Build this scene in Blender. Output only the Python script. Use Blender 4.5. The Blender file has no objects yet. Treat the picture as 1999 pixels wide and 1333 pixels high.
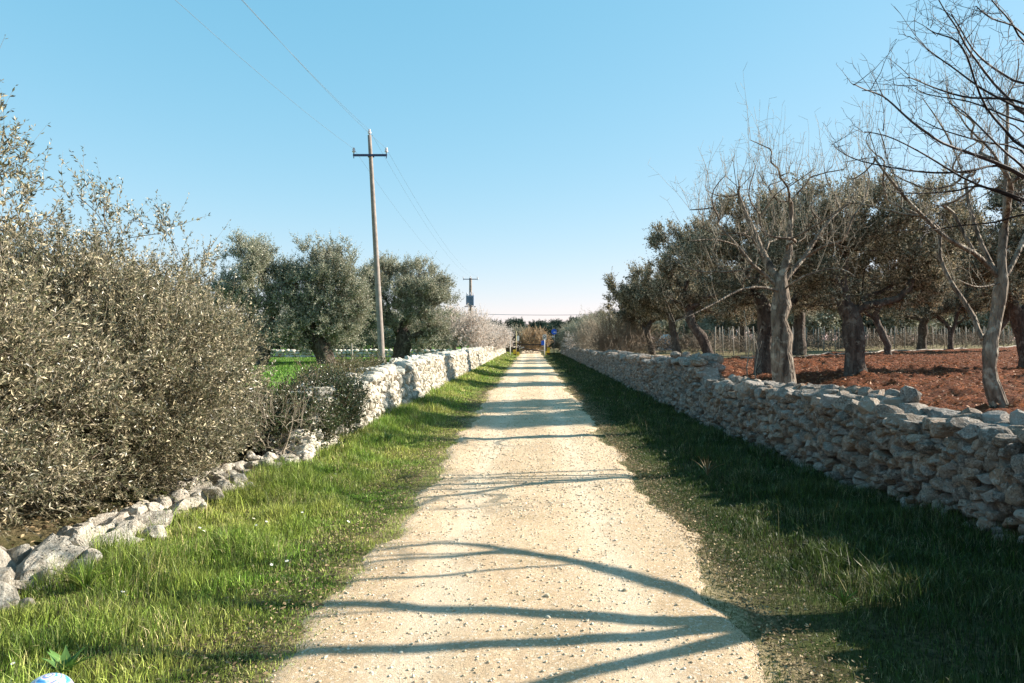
import bpy, math, random
import numpy as np
from math import radians, sin, cos, pi
rng = np.random.default_rng(7)
random.seed(7)
S = bpy.context.scene
COL = S.collection

# ------------------------------------------------------------------ camera
CAM_H = 1.7
cd = bpy.data.cameras.new('camera'); cam = bpy.data.objects.new('camera', cd); COL.objects.link(cam)
cam.location = (0, 0, CAM_H); cam.rotation_euler = (radians(90), 0, 0)
cd.sensor_width = 36; cd.lens = 26; cd.shift_x = -0.0183; cd.shift_y = -0.00175
cd.clip_start = 0.05; cd.clip_end = 3000
S.camera = cam
def at(px, py, y):
    """measured photo position -> world point at distance y"""
    return np.array([(px - 1036) / 1444 * y, y, CAM_H - (py - 663) / 1444 * y])

# ------------------------------------------------------------------ light
SUN_EL, SUN_AZ = 26.5, 76.0      # azimuth clockwise from +Y
w = bpy.data.worlds.new('World'); S.world = w; w.use_nodes = True
wn = w.node_tree; wn.nodes.clear()
sky = wn.nodes.new('ShaderNodeTexSky'); sky.sky_type = 'NISHITA'; sky.sun_disc = False
sky.sun_elevation = radians(SUN_EL); sky.sun_rotation = radians(SUN_AZ)
sky.air_density = 1.0; sky.dust_density = 0.15; sky.ozone_density = 2.5; sky.altitude = 0
bg = wn.nodes.new('ShaderNodeBackground'); bg.inputs["Strength"].default_value = 0.080
wo = wn.nodes.new('ShaderNodeOutputWorld')
sp_ = wn.nodes.new('ShaderNodeSeparateColor'); cb_ = wn.nodes.new('ShaderNodeCombineColor'); wn.links.new(sky.outputs[0], sp_.inputs[0])
for ch, (pw, kk) in enumerate(((.91, .985), (.435, 2.0), (.35, 2.50))):     # winter air: paler towards the horizon
    p_ = wn.nodes.new('ShaderNodeMath'); p_.operation = 'POWER'; p_.inputs[1].default_value = pw
    q_ = wn.nodes.new('ShaderNodeMath'); q_.operation = 'MULTIPLY'; q_.inputs[1].default_value = kk
    wn.links.new(sp_.outputs[ch], p_.inputs[0]); wn.links.new(p_.outputs[0], q_.inputs[0]); wn.links.new(q_.outputs[0], cb_.inputs[ch])
wn.links.new(cb_.outputs[0], bg.inputs[0]); wn.links.new(bg.outputs[0], wo.inputs[0])
sd = bpy.data.lights.new('sun', 'SUN'); sun = bpy.data.objects.new('sun', sd); COL.objects.link(sun)
sd.energy = 5.0; sd.angle = radians(0.5); sd.color = (1.0, 0.93, 0.82)
from mathutils import Vector
sv = Vector((sin(radians(SUN_AZ)) * cos(radians(SUN_EL)), cos(radians(SUN_AZ)) * cos(radians(SUN_EL)), sin(radians(SUN_EL))))
sun.rotation_euler = sv.to_track_quat('Z', 'Y').to_euler()
S.view_settings.view_transform = 'Standard'; S.view_settings.look = 'None'
S.view_settings.exposure = 1.45; S.view_settings.gamma = 1
S.render.engine = 'CYCLES'

# ------------------------------------------------------------------ numpy noise
def _h(ix, iy, iz):
    n = (ix * 374761393 + iy * 668265263 + iz * 1442695041) & 0xffffffff
    n = ((n ^ (n >> 13)) * 1274126177) & 0xffffffff
    return ((n ^ (n >> 16)) & 0xffff) / 65535.0
def vnoise(x, y, z=0.0):
    x, y, z = np.broadcast_arrays(np.asarray(x, float), np.asarray(y, float), np.asarray(z, float))
    ix, iy, iz = np.floor(x).astype(np.int64), np.floor(y).astype(np.int64), np.floor(z).astype(np.int64)
    fx, fy, fz = x - ix, y - iy, z - iz
    fx, fy, fz = fx*fx*(3-2*fx), fy*fy*(3-2*fy), fz*fz*(3-2*fz)
    def L(a, b, t): return a + (b - a) * t
    c = lambda a, b, d: _h(ix + a, iy + b, iz + d)
    return L(L(L(c(0,0,0), c(1,0,0), fx), L(c(0,1,0), c(1,1,0), fx), fy),
             L(L(c(0,0,1), c(1,0,1), fx), L(c(0,1,1), c(1,1,1), fx), fy), fz) * 2 - 1
def fbm(x, y, z=0.0, o=4):
    s = 0; a = 1; t = 0
    for i in range(o):
        s = s + a * vnoise(np.asarray(x) * 2**i + 17*i, np.asarray(y) * 2**i + 5*i, np.asarray(z) * 2**i); t += a; a *= .5
    return s / t
def sstep(a, b, x):
    t = np.clip((np.asarray(x, float) - a) / (b - a), 0, 1); return t*t*(3-2*t)
def norm(v): return v / (np.linalg.norm(v, axis=-1, keepdims=True) + 1e-9)

# ------------------------------------------------------------------ materials
def newmat(name):
    m = bpy.data.materials.new(name); m.use_nodes = True; m.node_tree.nodes.clear(); return m, m.node_tree
class N:
    def __init__(s, nt): s.nt = nt
    def n(s, t, **k):
        nd = s.nt.nodes.new(t)
        for a, b in k.items():
            if a in nd.inputs: nd.inputs[a].default_value = b
            else: setattr(nd, a, b)
        return nd
    def l(s, a, b): s.nt.links.new(a, b)
    def coord(s, out='Object'): return s.n('ShaderNodeTexCoord').outputs[out]
    def noise(s, vec, scale, detail=4, rough=.55, dist=0):
        nd = s.n('ShaderNodeTexNoise'); nd.inputs['Scale'].default_value = scale; nd.inputs['Detail'].default_value = detail
        nd.inputs['Roughness'].default_value = rough; nd.inputs['Distortion'].default_value = dist
        s.l(vec, nd.inputs['Vector']); return nd.outputs['Fac']
    def vor(s, vec, scale, feat='F1', out='Distance'):
        nd = s.n('ShaderNodeTexVoronoi', feature=feat); nd.inputs['Scale'].default_value = scale
        s.l(vec, nd.inputs['Vector']); return nd.outputs[out]
    def ramp(s, fac, stops):
        nd = s.n('ShaderNodeValToRGB'); cr = nd.color_ramp
        while len(cr.elements) < len(stops): cr.elements.new(.5)
        for e, (p, c) in zip(cr.elements, stops):
            e.position = p; e.color = (c, c, c, 1) if not hasattr(c, '__len__') else (*c, 1)
        s.l(fac, nd.inputs[0]); return nd.outputs[0]
    def mix(s, fac, a, b, mode='MIX'):
        nd = s.n('ShaderNodeMix', data_type='RGBA', blend_type=mode)
        for v, i in ((fac, 0), (a, 6), (b, 7)):
            if hasattr(v, 'is_output'): s.l(v, nd.inputs[i])
            elif i == 0: nd.inputs[0].default_value = v
            else: nd.inputs[i].default_value = (*v, 1)
        return nd.outputs[2]
    def math(s, op, a, b=None, clamp=False):
        nd = s.n('ShaderNodeMath', operation=op); nd.use_clamp = clamp
        for v, i in ((a, 0), (b, 1)):
            if v is None: continue
            if hasattr(v, 'is_output'): s.l(v, nd.inputs[i])
            else: nd.inputs[i].default_value = v
        return nd.outputs[0]
    def bump(s, h, strength=.5, dist=.02, prev=None):
        nd = s.n('ShaderNodeBump'); nd.inputs['Strength'].default_value = strength; nd.inputs['Distance'].default_value = dist
        s.l(h, nd.inputs['Height'])
        if prev is not None: s.l(prev, nd.inputs['Normal'])
        return nd.outputs[0]
    def out(s, col, rough=.85, normal=None, spec=.25, transl=0, metal=0):
        b = s.n('ShaderNodeBsdfPrincipled'); o = s.n('ShaderNodeOutputMaterial')
        if hasattr(col, 'is_output'): s.l(col, b.inputs['Base Color'])
        else: b.inputs['Base Color'].default_value = (*col, 1)
        if hasattr(rough, 'is_output'): s.l(rough, b.inputs['Roughness'])
        else: b.inputs['Roughness'].default_value = rough
        b.inputs['Specular IOR Level'].default_value = spec; b.inputs['Metallic'].default_value = metal
        if normal is not None: s.l(normal, b.inputs['Normal'])
        if transl:
            t = s.n('ShaderNodeBsdfTranslucent'); mx = s.n('ShaderNodeMixShader'); mx.inputs[0].default_value = transl
            if hasattr(col, 'is_output'): s.l(col, t.inputs['Color'])
            else: t.inputs['Color'].default_value = (*col, 1)
            s.l(b.outputs[0], mx.inputs[1]); s.l(t.outputs[0], mx.inputs[2]); s.l(mx.outputs[0], o.inputs[0])
        else: s.l(b.outputs[0], o.inputs[0])

def mat_plain(name, c, rough=.6, spec=.3, var=.25, scale=20, metal=0):
    m, nt = newmat(name); g = N(nt); v = g.coord()
    n = g.noise(v, scale, 5)
    f = g.ramp(n, [(.3, 1 - var), (.7, 1.0 + var*.3)])
    g.out(g.mix(1.0, c, f, 'MULTIPLY'), rough, g.bump(n, .25, .01), spec, metal=metal); return m
def mat_leaf(name, top, under, var=.5, transl=.2, rough=.45, spec=.4, patch=None, pscale=1.0):
    m, nt = newmat(name); g = N(nt); ge = g.n('ShaderNodeNewGeometry')
    c = g.mix(ge.outputs['Backfacing'], top, under)
    f = g.ramp(ge.outputs['Random Per Island'], [(0, 1 - var), (1, 1 + var)])
    c = g.mix(1.0, c, f, 'MULTIPLY')
    if patch is not None:
        n = g.noise(g.coord(), pscale, 3)
        k = g.ramp(n, [(.4, 0.0), (.65, 1.0)])
        c = g.mix(k, c, g.mix(1.0, patch, f, 'MULTIPLY'))
    g.out(c, rough, None, spec, transl); return m
def mat_grass(name, a, b, dry, pscale=.9, transl=.3):
    m, nt = newmat(name); g = N(nt); ge = g.n('ShaderNodeNewGeometry')
    v = g.coord()
    n = g.ramp(g.noise(v, pscale, 4), [(.36, 0.0), (.64, 1.0)])
    c = g.mix(n, a, b)
    r = ge.outputs['Random Per Island']
    d = g.ramp(r, [(.74, 0.0), (.84, 1.0)])
    n2 = g.ramp(g.noise(v, pscale * 2.3, 3), [(.42, .1), (.62, 1.0)])
    c = g.mix(g.math('MULTIPLY', d, n2), c, dry)
    f = g.ramp(g.math('FRACT', g.math('MULTIPLY', r, 37.0)), [(0, .22), (.55, .85), (.85, 1.5), (1, 2.3)])
    g.out(g.mix(1.0, c, f, 'MULTIPLY'), .5, None, .35, transl); return m
def mat_bark(name, a, b, scale=9, lichen=None):
    m, nt = newmat(name); g = N(nt); v = g.coord()
    mp = g.n('ShaderNodeMapping'); mp.inputs['Scale'].default_value = (1, 1, .28); g.l(v, mp.inputs[0])
    n = g.noise(mp.outputs[0], scale, 7, .65, .6)
    vo = g.vor(mp.outputs[0], scale * 1.8, 'DISTANCE_TO_EDGE')
    c = g.mix(g.ramp(n, [(.35, 0.0), (.62, 1.0)]), a, b)
    if lichen: c = g.mix(g.ramp(g.noise(v, 6, 4), [(.55, 0.0), (.65, 1.0)]), c, lichen)
    h = g.math('ADD', n, g.math('MULTIPLY', g.ramp(vo, [(0, 0.0), (.2, 1.0)]), .6))
    g.out(c, .9, g.bump(h, .9, .03), .15); return m
def mat_stone(name, cols, lichen, white, bump=.8, dark=.5):
    m, nt = newmat(name); g = N(nt); ge = g.n('ShaderNodeNewGeometry'); v = g.coord()
    r = ge.outputs['Random Per Island']
    c = g.ramp(r, [(i / (len(cols) - 1), x) for i, x in enumerate(cols)])
    n1 = g.noise(v, 3.2, 6, .6); n2 = g.noise(v, 19, 6, .7, .4); n3 = g.noise(v, 70, 4, .7)
    c = g.mix(g.math('MULTIPLY', g.ramp(n2, [(.5, 0.0), (.62, 1.0)]), .75), c, white)
    c = g.mix(g.math('MULTIPLY', g.ramp(g.math('ADD', g.math('MULTIPLY', n1, .5), g.math('MULTIPLY', n3, .5)), [(.5, 0.0), (.58, 1.0)]), dark), c, lichen)
    pit = g.ramp(g.vor(v, 26), [(.05, 0.0), (.3, 1.0)])
    pm = g.ramp(g.noise(v, 5, 3), [(.5, 1.0), (.6, 0.0)])
    pit = g.math('MAXIMUM', pit, pm)
    c = g.mix(1.0, c, g.ramp(pit, [(0, .35), (1, 1.0)]), 'MULTIPLY')
    h = g.math('ADD', g.math('MULTIPLY', n2, .8), g.math('ADD', g.math('MULTIPLY', n3, .35), g.math('MULTIPLY', pit, .5)))
    g.out(c, .9, g.bump(h, bump, .055), .2); return m

M = {}
M['olive'] = mat_leaf('olive_leaf', (.115, .115, .06), (.39, .33, .215), .65, .18, .38, .5)
M['olive_far'] = mat_leaf('olive_leaf_far', (.18, .19, .12), (.48, .45, .35), .45, .16, .5, .3)
M['olive_right'] = mat_leaf('olive_leaf_brown', (.105, .10, .06), (.47, .40, .285), .65, .18, .62, .15)
M['pine'] = mat_leaf('dark_leaf', (.035, .06, .045), (.05, .085, .055), .4, .1, .6, .2)
M['bramble'] = mat_leaf('bramble_leaf', (.075, .105, .03), (.15, .14, .06), .5, .15, .4, .4, patch=(.13, .10, .045), pscale=3)
M['ivy'] = mat_leaf('ivy_leaf', (.04, .065, .022), (.10, .11, .045), .5, .12, .35, .5)
M['blossom'] = mat_leaf('blossom', (.70, .62, .56), (.74, .66, .60), .2, .35, .7, .1)
M['rustleaf'] = mat_leaf('rust_leaf', (.42, .26, .13), (.52, .36, .20), .5, .2, .7, .2)
M['soilleaf'] = mat_leaf('soil_leaf', (.20, .085, .04), (.34, .18, .10), .6, .1, .7, .2)
M['dryleaf'] = mat_leaf('dry_leaf', (.20, .14, .075), (.32, .24, .14), .6, .1, .7, .2)
M['strap'] = mat_leaf('strap_leaf', (.05, .12, .035), (.07, .14, .05), .3, .2, .35, .5)
M['broad'] = mat_leaf('broad_leaf', (.10, .21, .04), (.13, .24, .06), .35, .25, .4, .4)
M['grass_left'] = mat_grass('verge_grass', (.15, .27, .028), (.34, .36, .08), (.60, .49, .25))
M['grass_right'] = mat_grass('verge_grass_shade_dark', (.030, .060, .009), (.060, .086, .018), (.26, .22, .12))  # blade colour darkened to carry the shade on the right verge
M['grass_field'] = mat_grass('field_grass', (.10, .21, .025), (.14, .25, .035), (.20, .24, .06), .25)
M['bark_olive'] = mat_bark('olive_bark', (.045, .033, .027), (.13, .10, .08), 8, (.18, .155, .125))
M['bark_bare'] = mat_bark('bare_bark', (.05, .036, .028), (.24, .19, .145), 9, (.34, .30, .24))
M['twig'] = mat_plain('twig', (.36, .30, .225), .75, .2, .4, 6)
M['twig_olive'] = mat_plain('twig_olive', (.26, .22, .16), .75, .2, .4, 6)
M['twig_near'] = mat_plain('twig_near', (.05, .034, .032), .7, .25, .5, 14)
M['twig_red'] = mat_plain('twig_red', (.25, .18, .125), .8, .15, .4, 3)
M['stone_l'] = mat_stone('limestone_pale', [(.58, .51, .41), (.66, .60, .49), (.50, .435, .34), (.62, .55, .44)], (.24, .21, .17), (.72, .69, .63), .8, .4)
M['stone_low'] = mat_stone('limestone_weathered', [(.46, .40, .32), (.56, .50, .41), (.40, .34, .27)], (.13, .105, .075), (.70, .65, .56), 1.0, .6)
M['stone_r'] = mat_stone('limestone_shade_dark', [(.27, .235, .20), (.36, .28, .21), (.17, .145, .12), (.33, .275, .225), (.26, .165, .10), (.40, .35, .30), (.24, .21, .185)], (.08, .065, .055), (.50, .45, .40), 1.0, .65)  # stone colours lowered and warmed to stand in for the wall's shade
M['concrete'] = mat_plain('concrete', (.30, .25, .215), .85, .2, .35, 5)
M['steel'] = mat_plain('blue_grey_steel', (.055, .065, .13), .5, .4, .2, 9)
M['porcelain'] = mat_plain('porcelain', (.62, .58, .62), .2, .5, .1, 9)
M['wire'] = mat_plain('wire', (.16, .21, .25), .9, .0, .1, 2)
M['transformer'] = mat_plain('transformer_grey', (.24, .29, .38), .45, .4, .2, 3)
M['black'] = mat_plain('black_paint', (.018, .017, .018), .5, .4, .3, 5)
M['yellow'] = mat_plain('yellow_paint', (.75, .52, .05), .5, .4, .15, 5)
M['oldyellow'] = mat_plain('faded_yellow_paint', (.45, .37, .17), .6, .3, .2, 5)
M['white'] = mat_plain('white_paint', (.72, .71, .68), .5, .3, .1, 5)
M['blue'] = mat_plain('blue_paint', (.02, .11, .55), .4, .4, .1, 5)
M['blue2'] = mat_plain('blue_door', (.22, .32, .45), .5, .3, .1, 5)
M['plaster'] = mat_plain('pale_plaster', (.60, .60, .58), .8, .2, .15, 3)
M['stake'] = mat_plain('stake', (.34, .29, .235), .85, .2, .3, 6)
M['rust'] = mat_plain('dark_gate_wood', (.05, .035, .028), .7, .3, .3, 5)
M['vine'] = mat_plain('vine_cane', (.20, .155, .115), .85, .15, .4, 3)
M['bird'] = mat_plain('bird_grey', (.12, .11, .11), .7, .2, .2, 5)

# ------------------------------------------------------------------ mesh helpers
def np_mesh(name, V, faces, mats, parent=None, smooth=False, mi=None):
    me = bpy.data.meshes.new(name); V = np.asarray(V, np.float32)
    if not isinstance(faces, (list, tuple)): faces = [faces]
    faces = [np.asarray(f, np.int32) for f in faces if len(f)]
    me.vertices.add(len(V)); me.vertices.foreach_set('co', V.ravel())
    li = np.concatenate([f.ravel() for f in faces]); cnt = np.concatenate([np.full(len(f), f.shape[1], np.int32) for f in faces])
    st = np.concatenate([[0], np.cumsum(cnt)[:-1]]).astype(np.int32)
    me.loops.add(len(li)); me.loops.foreach_set('vertex_index', li)
    me.polygons.add(len(cnt)); me.polygons.foreach_set('loop_start', st)
    if not isinstance(mats, (list, tuple)): mats = [mats]
    for m in mats: me.materials.append(m)
    if mi is not None: me.polygons.foreach_set('material_index', np.asarray(mi, np.int32))
    me.polygons.foreach_set('use_smooth', np.full(len(cnt), smooth))
    me.update(calc_edges=True); me.validate()
    o = bpy.data.objects.new(name, me); COL.objects.link(o)
    if parent: o.parent = parent
    return o
class MB:
    """collects shapes, builds one mesh"""
    def __init__(s): s.V = []; s.F = {3: [], 4: []}; s.n = 0
    def add(s, V, F):
        V = np.asarray(V, float).reshape(-1, 3); F = np.asarray(F)
        if len(F) == 0: return
        s.V.append(V); s.F[F.shape[1]].append(F + s.n); s.n += len(V)
    def box(s, c, size, rz=0, tilt=None):
        x, y, z = np.array(size) / 2.0; b = min(x, y, z) * .12
        V = []
        for sz in (-1, 1):
            for (sx, sy) in ((-1,-1),(1,-1),(1,1),(-1,1)):
                V.append((sx*x, sy*y, sz*z))
        V = np.array(V); c_, s_ = cos(rz), sin(rz)
        V = V @ np.array([[c_, s_, 0], [-s_, c_, 0], [0, 0, 1]])
        if tilt is not None: V = V @ np.array(tilt)
        s.add(V + np.array(c), [(0,3,2,1),(4,5,6,7),(0,1,5,4),(1,2,6,5),(2,3,7,6),(3,0,4,7)])
    def tube(s, P, R, k=8, cap=True):
        P = np.asarray(P, float); n = len(P); R = np.broadcast_to(np.asarray(R, float), (n,))
        T = norm(np.gradient(P, axis=0)); ref = np.array([.13, .21, .97]) if abs(norm(P[-1]-P[0])[2]) < .8 else np.array([.97, .2, .1])
        U = norm(np.cross(T, ref)); W = np.cross(T, U)
        a = np.arange(k) * 2 * pi / k
        V = P[:, None] + R[:, None, None] * (np.cos(a)[None, :, None] * U[:, None] + np.sin(a)[None, :, None] * W[:, None])
        i = np.arange(n - 1)[:, None] * k; j = np.arange(k)[None]; j2 = (j + 1) % k
        F = np.stack([i + j, i + j2, i + k + j2, i + k + j], -1).reshape(-1, 4)
        V = V.reshape(-1, 3)
        if cap:
            V = np.vstack([V, P[:1], P[-1:]]); b = n * k; jj = np.arange(k); j3 = (jj + 1) % k
            s.add(V, F)
            s.F[3].append(np.stack([jj * 0 + b, j3, jj], -1) + s.n - len(V))
            e = (n - 1) * k; s.F[3].append(np.stack([jj * 0 + b + 1, e + jj, e + j3], -1) + s.n - len(V))
        else: s.add(V, F)
    def lathe(s, c, prof, k=16):
        prof = np.array(prof, float); a = np.arange(k) * 2 * pi / k
        V = np.stack([prof[:, 0, None] * np.cos(a), prof[:, 0, None] * np.sin(a), prof[:, 1, None] + 0*a], -1)
        n = len(prof); i = np.arange(n - 1)[:, None] * k; j = np.arange(k)[None]; j2 = (j + 1) % k
        s.add(V.reshape(-1, 3) + np.array(c), np.stack([i + j, i + j2, i + k + j2, i + k + j], -1).reshape(-1, 4))
    def build(s, name, m, parent=None, smooth=False):
        return np_mesh(name, np.vstack(s.V), [np.vstack(s.F[k]) for k in s.F if s.F[k]], m, parent, smooth)
def many_tubes(mb, P, R, k=3):
    """P (n,m,3), R (n,m)"""
    n, m, _ = P.shape
    T = norm(np.gradient(P, axis=1)); ref = norm(rng.normal(size=(n, 1, 3)))
    U = norm(np.cross(T, ref)); W = np.cross(T, U); a = np.arange(k) * 2 * pi / k
    V = P[:, :, None] + R[:, :, None, None] * (np.cos(a)[None, None, :, None] * U[:, :, None] + np.sin(a)[None, None, :, None] * W[:, :, None])
    b = np.arange(n)[:, None, None] * m * k; i = np.arange(m - 1)[None, :, None] * k; j = np.arange(k)[None, None]; j2 = (j + 1) % k
    F = np.stack([b + i + j, b + i + j2, b + i + k + j2, b + i + k + j], -1).reshape(-1, 4)
    mb.add(V.reshape(-1, 3), F)
def leaf_arrays(P, D, L, W, fold=.25):
    n = len(P); D = norm(D); r = rng.normal(size=(n, 3)); U = norm(np.cross(D, r)); Nn = np.cross(D, U)
    L = np.broadcast_to(L, (n,))[:, None]; W = np.broadcast_to(W, (n,))[:, None]
    a = P; b = P + D*L*.5 + U*W*.5 + Nn*W*fold; c = P + D*L; d = P + D*L*.5 - U*W*.5 + Nn*W*fold
    V = np.stack([a, b, c, d], 1).reshape(-1, 3); i = np.arange(n)[:, None] * 4
    return V, i + np.array([[0, 1, 2, 3]])
def tag(o, label=None, cat=None, group=None, kind=None):
    if label: o['label'] = label
    if cat: o['category'] = cat
    if group: o['group'] = group
    if kind: o['kind'] = kind
    return o
def thing(name, loc, label, cat, group=None, rz=0):
    o = bpy.data.objects.new(name, None); COL.objects.link(o); o.location = loc; o.rotation_euler = (0, 0, rz)
    o.empty_display_size = .3
    return tag(o, label, cat, group)
def dup(root, loc, rz=0, sc=1, label=None, group=None):
    r = root.copy(); COL.objects.link(r); r.location = loc; r.rotation_euler = (0, 0, rz); r.scale = (sc, sc, sc) if not hasattr(sc, '__len__') else sc
    if label: r['label'] = label
    if group: r['group'] = group
    for ch in list(root.children):
        c = ch.copy(); COL.objects.link(c); c.parent = r
        for g in list(ch.children):
            d = g.copy(); COL.objects.link(d); d.parent = c
    return r

# ------------------------------------------------------------------ terrain
def GH(x, y):
    x = np.asarray(x, float); y = np.asarray(y, float)
    left = .18 * sstep(-3.5, -4.6, x)
    vl = .07 * sstep(-1.6, -3.0, x)
    r = sstep(3.7, 4.6, x) * (.36 + .12 * np.clip(x - 4, 0, 3.5) + .012 * np.clip(x - 7.5, 0, 42)) * (1 - .8 * sstep(68, 120, y))
    vr = .0 * sstep(1.5, 3.2, x)
    n = .03 * fbm(x * .7, y * .7, 3.3, 3) * sstep(1.3, 2.2, np.abs(x))
    return left + vl * (x > -3.5) + r + vr * (x < 3.9) + n
def grid(xs, ys, hf):
    X, Y = np.meshgrid(xs, ys); Z = hf(X, Y); V = np.stack([X, Y, Z], -1).reshape(-1, 3)
    nx, ny = len(xs), len(ys); i = (np.arange(ny - 1)[:, None] * nx + np.arange(nx - 1)[None]).reshape(-1)
    return V, np.stack([i, i + 1, i + nx + 1, i + nx], -1)
def geo(a, b, s0, g):
    out = [a]; s = s0
    while out[-1] < b: out.append(out[-1] + s); s *= g
    return np.array(out)
xs = np.concatenate([-geo(8, 900, .5, 1.25)[::-1], np.arange(-7.9, 7.9, .12), geo(8, 900, .35, 1.13)])
ys = np.concatenate([-geo(0.5, 200, .6, 1.4)[::-1], np.arange(0, 1.6, .3), geo(1.6, 1500, .10, 1.022)])
V, F = grid(xs, ys, lambda X, Y: GH(X, Y) - .012 + (.008 * fbm(X * 5, Y * 5) if 1 else 0) * (np.abs(X) > 1.2))
m, nt = newmat('ground_soil_and_grass'); g = N(nt); v = g.coord(); sx = g.n('ShaderNodeSeparateXYZ'); g.l(v, sx.inputs[0]); X = sx.outputs[0]
n1 = g.noise(v, 1.3, 6, .6); n2 = g.noise(v, 25, 6, .7); n3 = g.noise(v, 90, 4, .7)
verge = g.mix(g.ramp(n2, [(.38, 0.0), (.62, 1.0)]), (.022, .022, .010), (.14, .11, .055))
verge = g.mix(g.ramp(n1, [(.42, 0.0), (.6, 1.0)]), verge, (.06, .07, .02))
moss = g.mix(g.ramp(g.math('ADD', g.math('MULTIPLY', n3, .5), g.math('MULTIPLY', n2, .5)), [(.44, 0.0), (.56, 1.0)]), (.16, .13, .05), (.55, .42, .25))
ax = g.math('ADD', g.math('ABSOLUTE', X), g.math('MULTIPLY', g.math('SUBTRACT', n1, .5), 1.2))
mr = g.n('ShaderNodeMapRange'); g.l(ax, mr.inputs[0]); mr.inputs[1].default_value = 1.15; mr.inputs[2].default_value = 1.5
gc = g.mix(mr.outputs[0], moss, verge)
field = g.mix(g.ramp(g.noise(v, .22, 5), [(.4, 0.0), (.62, 1.0)]), (.09, .185, .025), (.125, .22, .035))
field = g.mix(g.ramp(n2, [(.45, 0.0), (.8, .6)]), field, (.12, .16, .04))
mr = g.n('ShaderNodeMapRange'); g.l(X, mr.inputs[0]); mr.inputs[1].default_value = -4.0; mr.inputs[2].default_value = -4.6
mry = g.n('ShaderNodeMapRange'); g.l(sx.outputs[1], mry.inputs[0]); mry.inputs[1].default_value = 11.5; mry.inputs[2].default_value = 13.5
field = g.mix(mry.outputs[0], g.mix(g.ramp(n2, [(.38, 0.0), (.62, 1.0)]), (.10, .08, .04), (.24, .19, .11)), field)
gc = g.mix(mr.outputs[0], gc, field)
vin = g.mix(g.ramp(n1, [(.4, 0.0), (.65, 1.0)]), (.20, .14, .08), (.15, .15, .06))
mr = g.n('ShaderNodeMapRange'); g.l(X, mr.inputs[0]); mr.inputs[1].default_value = 3.9; mr.inputs[2].default_value = 4.3
gc = g.mix(mr.outputs[0], gc, vin)
g.out(gc, .95, g.bump(g.math('ADD', n2, n3), .8, .03), .1)
tag(np_mesh('ground', V, F, m, smooth=True), kind='structure')

# gravel track
def ph(X, Y):
    e = 1.20 + .16 * (X < 0) * (1 - sstep(4, 7, Y)) + .24 * fbm(Y * .45, np.sign(X) * 9.0, 1.1, 3) + .16 * fbm(Y * 3.1, np.sign(X) * 4.0 + X, 8, 3)
    return .012 + .012 * fbm(X * 1.5, Y * .8, 2, 3) + .006 * fbm(X * 9, Y * 9, 5, 3) - np.maximum(0, np.abs(X) - e) * .30 - .010 * np.exp(-((np.abs(X) - .62) / .25) ** 2)
V, F = grid(np.arange(-1.62, 1.63, .045), geo(-1.5, 200, .05, 1.010), ph)
m, nt = newmat('track_gravel'); g = N(nt); v = g.coord()
mp = g.n('ShaderNodeMapping'); mp.inputs['Scale'].default_value = (1, .45, 1); g.l(v, mp.inputs[0])
n1 = g.noise(mp.outputs[0], 1.5, 6, .6); n2 = g.noise(v, 42, 6, .75); n3 = g.noise(v, 160, 3, .7); vo = g.vor(v, 70, 'F1', 'Color')
c = g.mix(g.ramp(n1, [(.38, 0.0), (.62, 1.0)]), (.78, .575, .37), (.62, .435, .26))
c = g.mix(g.ramp(n2, [(.42, .55), (.56, 0.0)]), c, (.42, .30, .19))
sx2 = g.n('ShaderNodeSeparateXYZ'); g.l(v, sx2.inputs[0])
rut = g.ramp(g.math('ABSOLUTE', g.math('SUBTRACT', g.math('ABSOLUTE', g.math('ADD', sx2.outputs[0], g.math('MULTIPLY', g.math('SUBTRACT', n1, .5), .5))), .62)), [(.05, .55), (.30, 0.0)])
c = g.mix(rut, c, (.84, .68, .50))
mid = g.math('MULTIPLY', g.ramp(g.math('ABSOLUTE', sx2.outputs[0]), [(.05, 1.0), (.3, 0.0)]), g.ramp(g.noise(v, 2.2, 6, .7), [(.5, 0.0), (.62, .7)]))
c = g.mix(mid, c, (.40, .30, .17))
c = g.mix(g.ramp(g.noise(mp.outputs[0], 5, 6, .7), [(.36, .6), (.48, 0.0)]), c, (.50, .35, .22))
c = g.mix(g.ramp(vo, [(.70, 0.0), (.85, .8)]), c, (.80, .68, .54))
c = g.mix(g.ramp(n3, [(.40, .65), (.5, 0.0)]), c, (.33, .24, .16))
h = g.math('ADD', n2, g.math('MULTIPLY', n3, .6))
g.out(c, .92, g.bump(h, 1.0, .018), .15)
tag(np_mesh('gravel_track', V, F, m, smooth=True), kind='structure')

# red soil of the grove
def soil_edge(x): return 33 + (x - 8) * .84
def sh(X, Y):
    f = fbm(X * 2.2, Y * 2.2, 1, 4)
    return GH(X, Y) + .03 + .13 * np.abs(f) * 1.5 + .055 * fbm(X * 9, Y * 9, 4, 3) - .35 * sstep(4.35, 3.95, X) - .7 * sstep(-1.5, 1.5, Y - soil_edge(X) - 2 * fbm(X*.3, Y*.1, 2, 2))
V, F = grid(np.concatenate([np.arange(4.0, 14, .085), geo(14, 46, .1, 1.02)]), geo(1.0, 66, .05, 1.006), sh)
m, nt = newmat('red_soil'); g = N(nt); v = g.coord()
n1 = g.noise(v, 1.1, 5, .6); n2 = g.noise(v, 16, 6, .7); n3 = g.noise(v, 60, 4, .7)
c = g.mix(g.ramp(n1, [(.38, 0.0), (.62, 1.0)]), (.27, .082, .026), (.15, .045, .017))
c = g.mix(g.ramp(n2, [(.42, .95), (.56, 0.0)]), c, (.06, .020, .012))
c = g.mix(g.ramp(g.noise(v, 5, 5, .7), [(.44, .8), (.54, 0.0)]), c, (.09, .03, .016))
c = g.mix(g.ramp(n3, [(.58, 0.0), (.66, .7)]), c, (.34, .17, .09))
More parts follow.
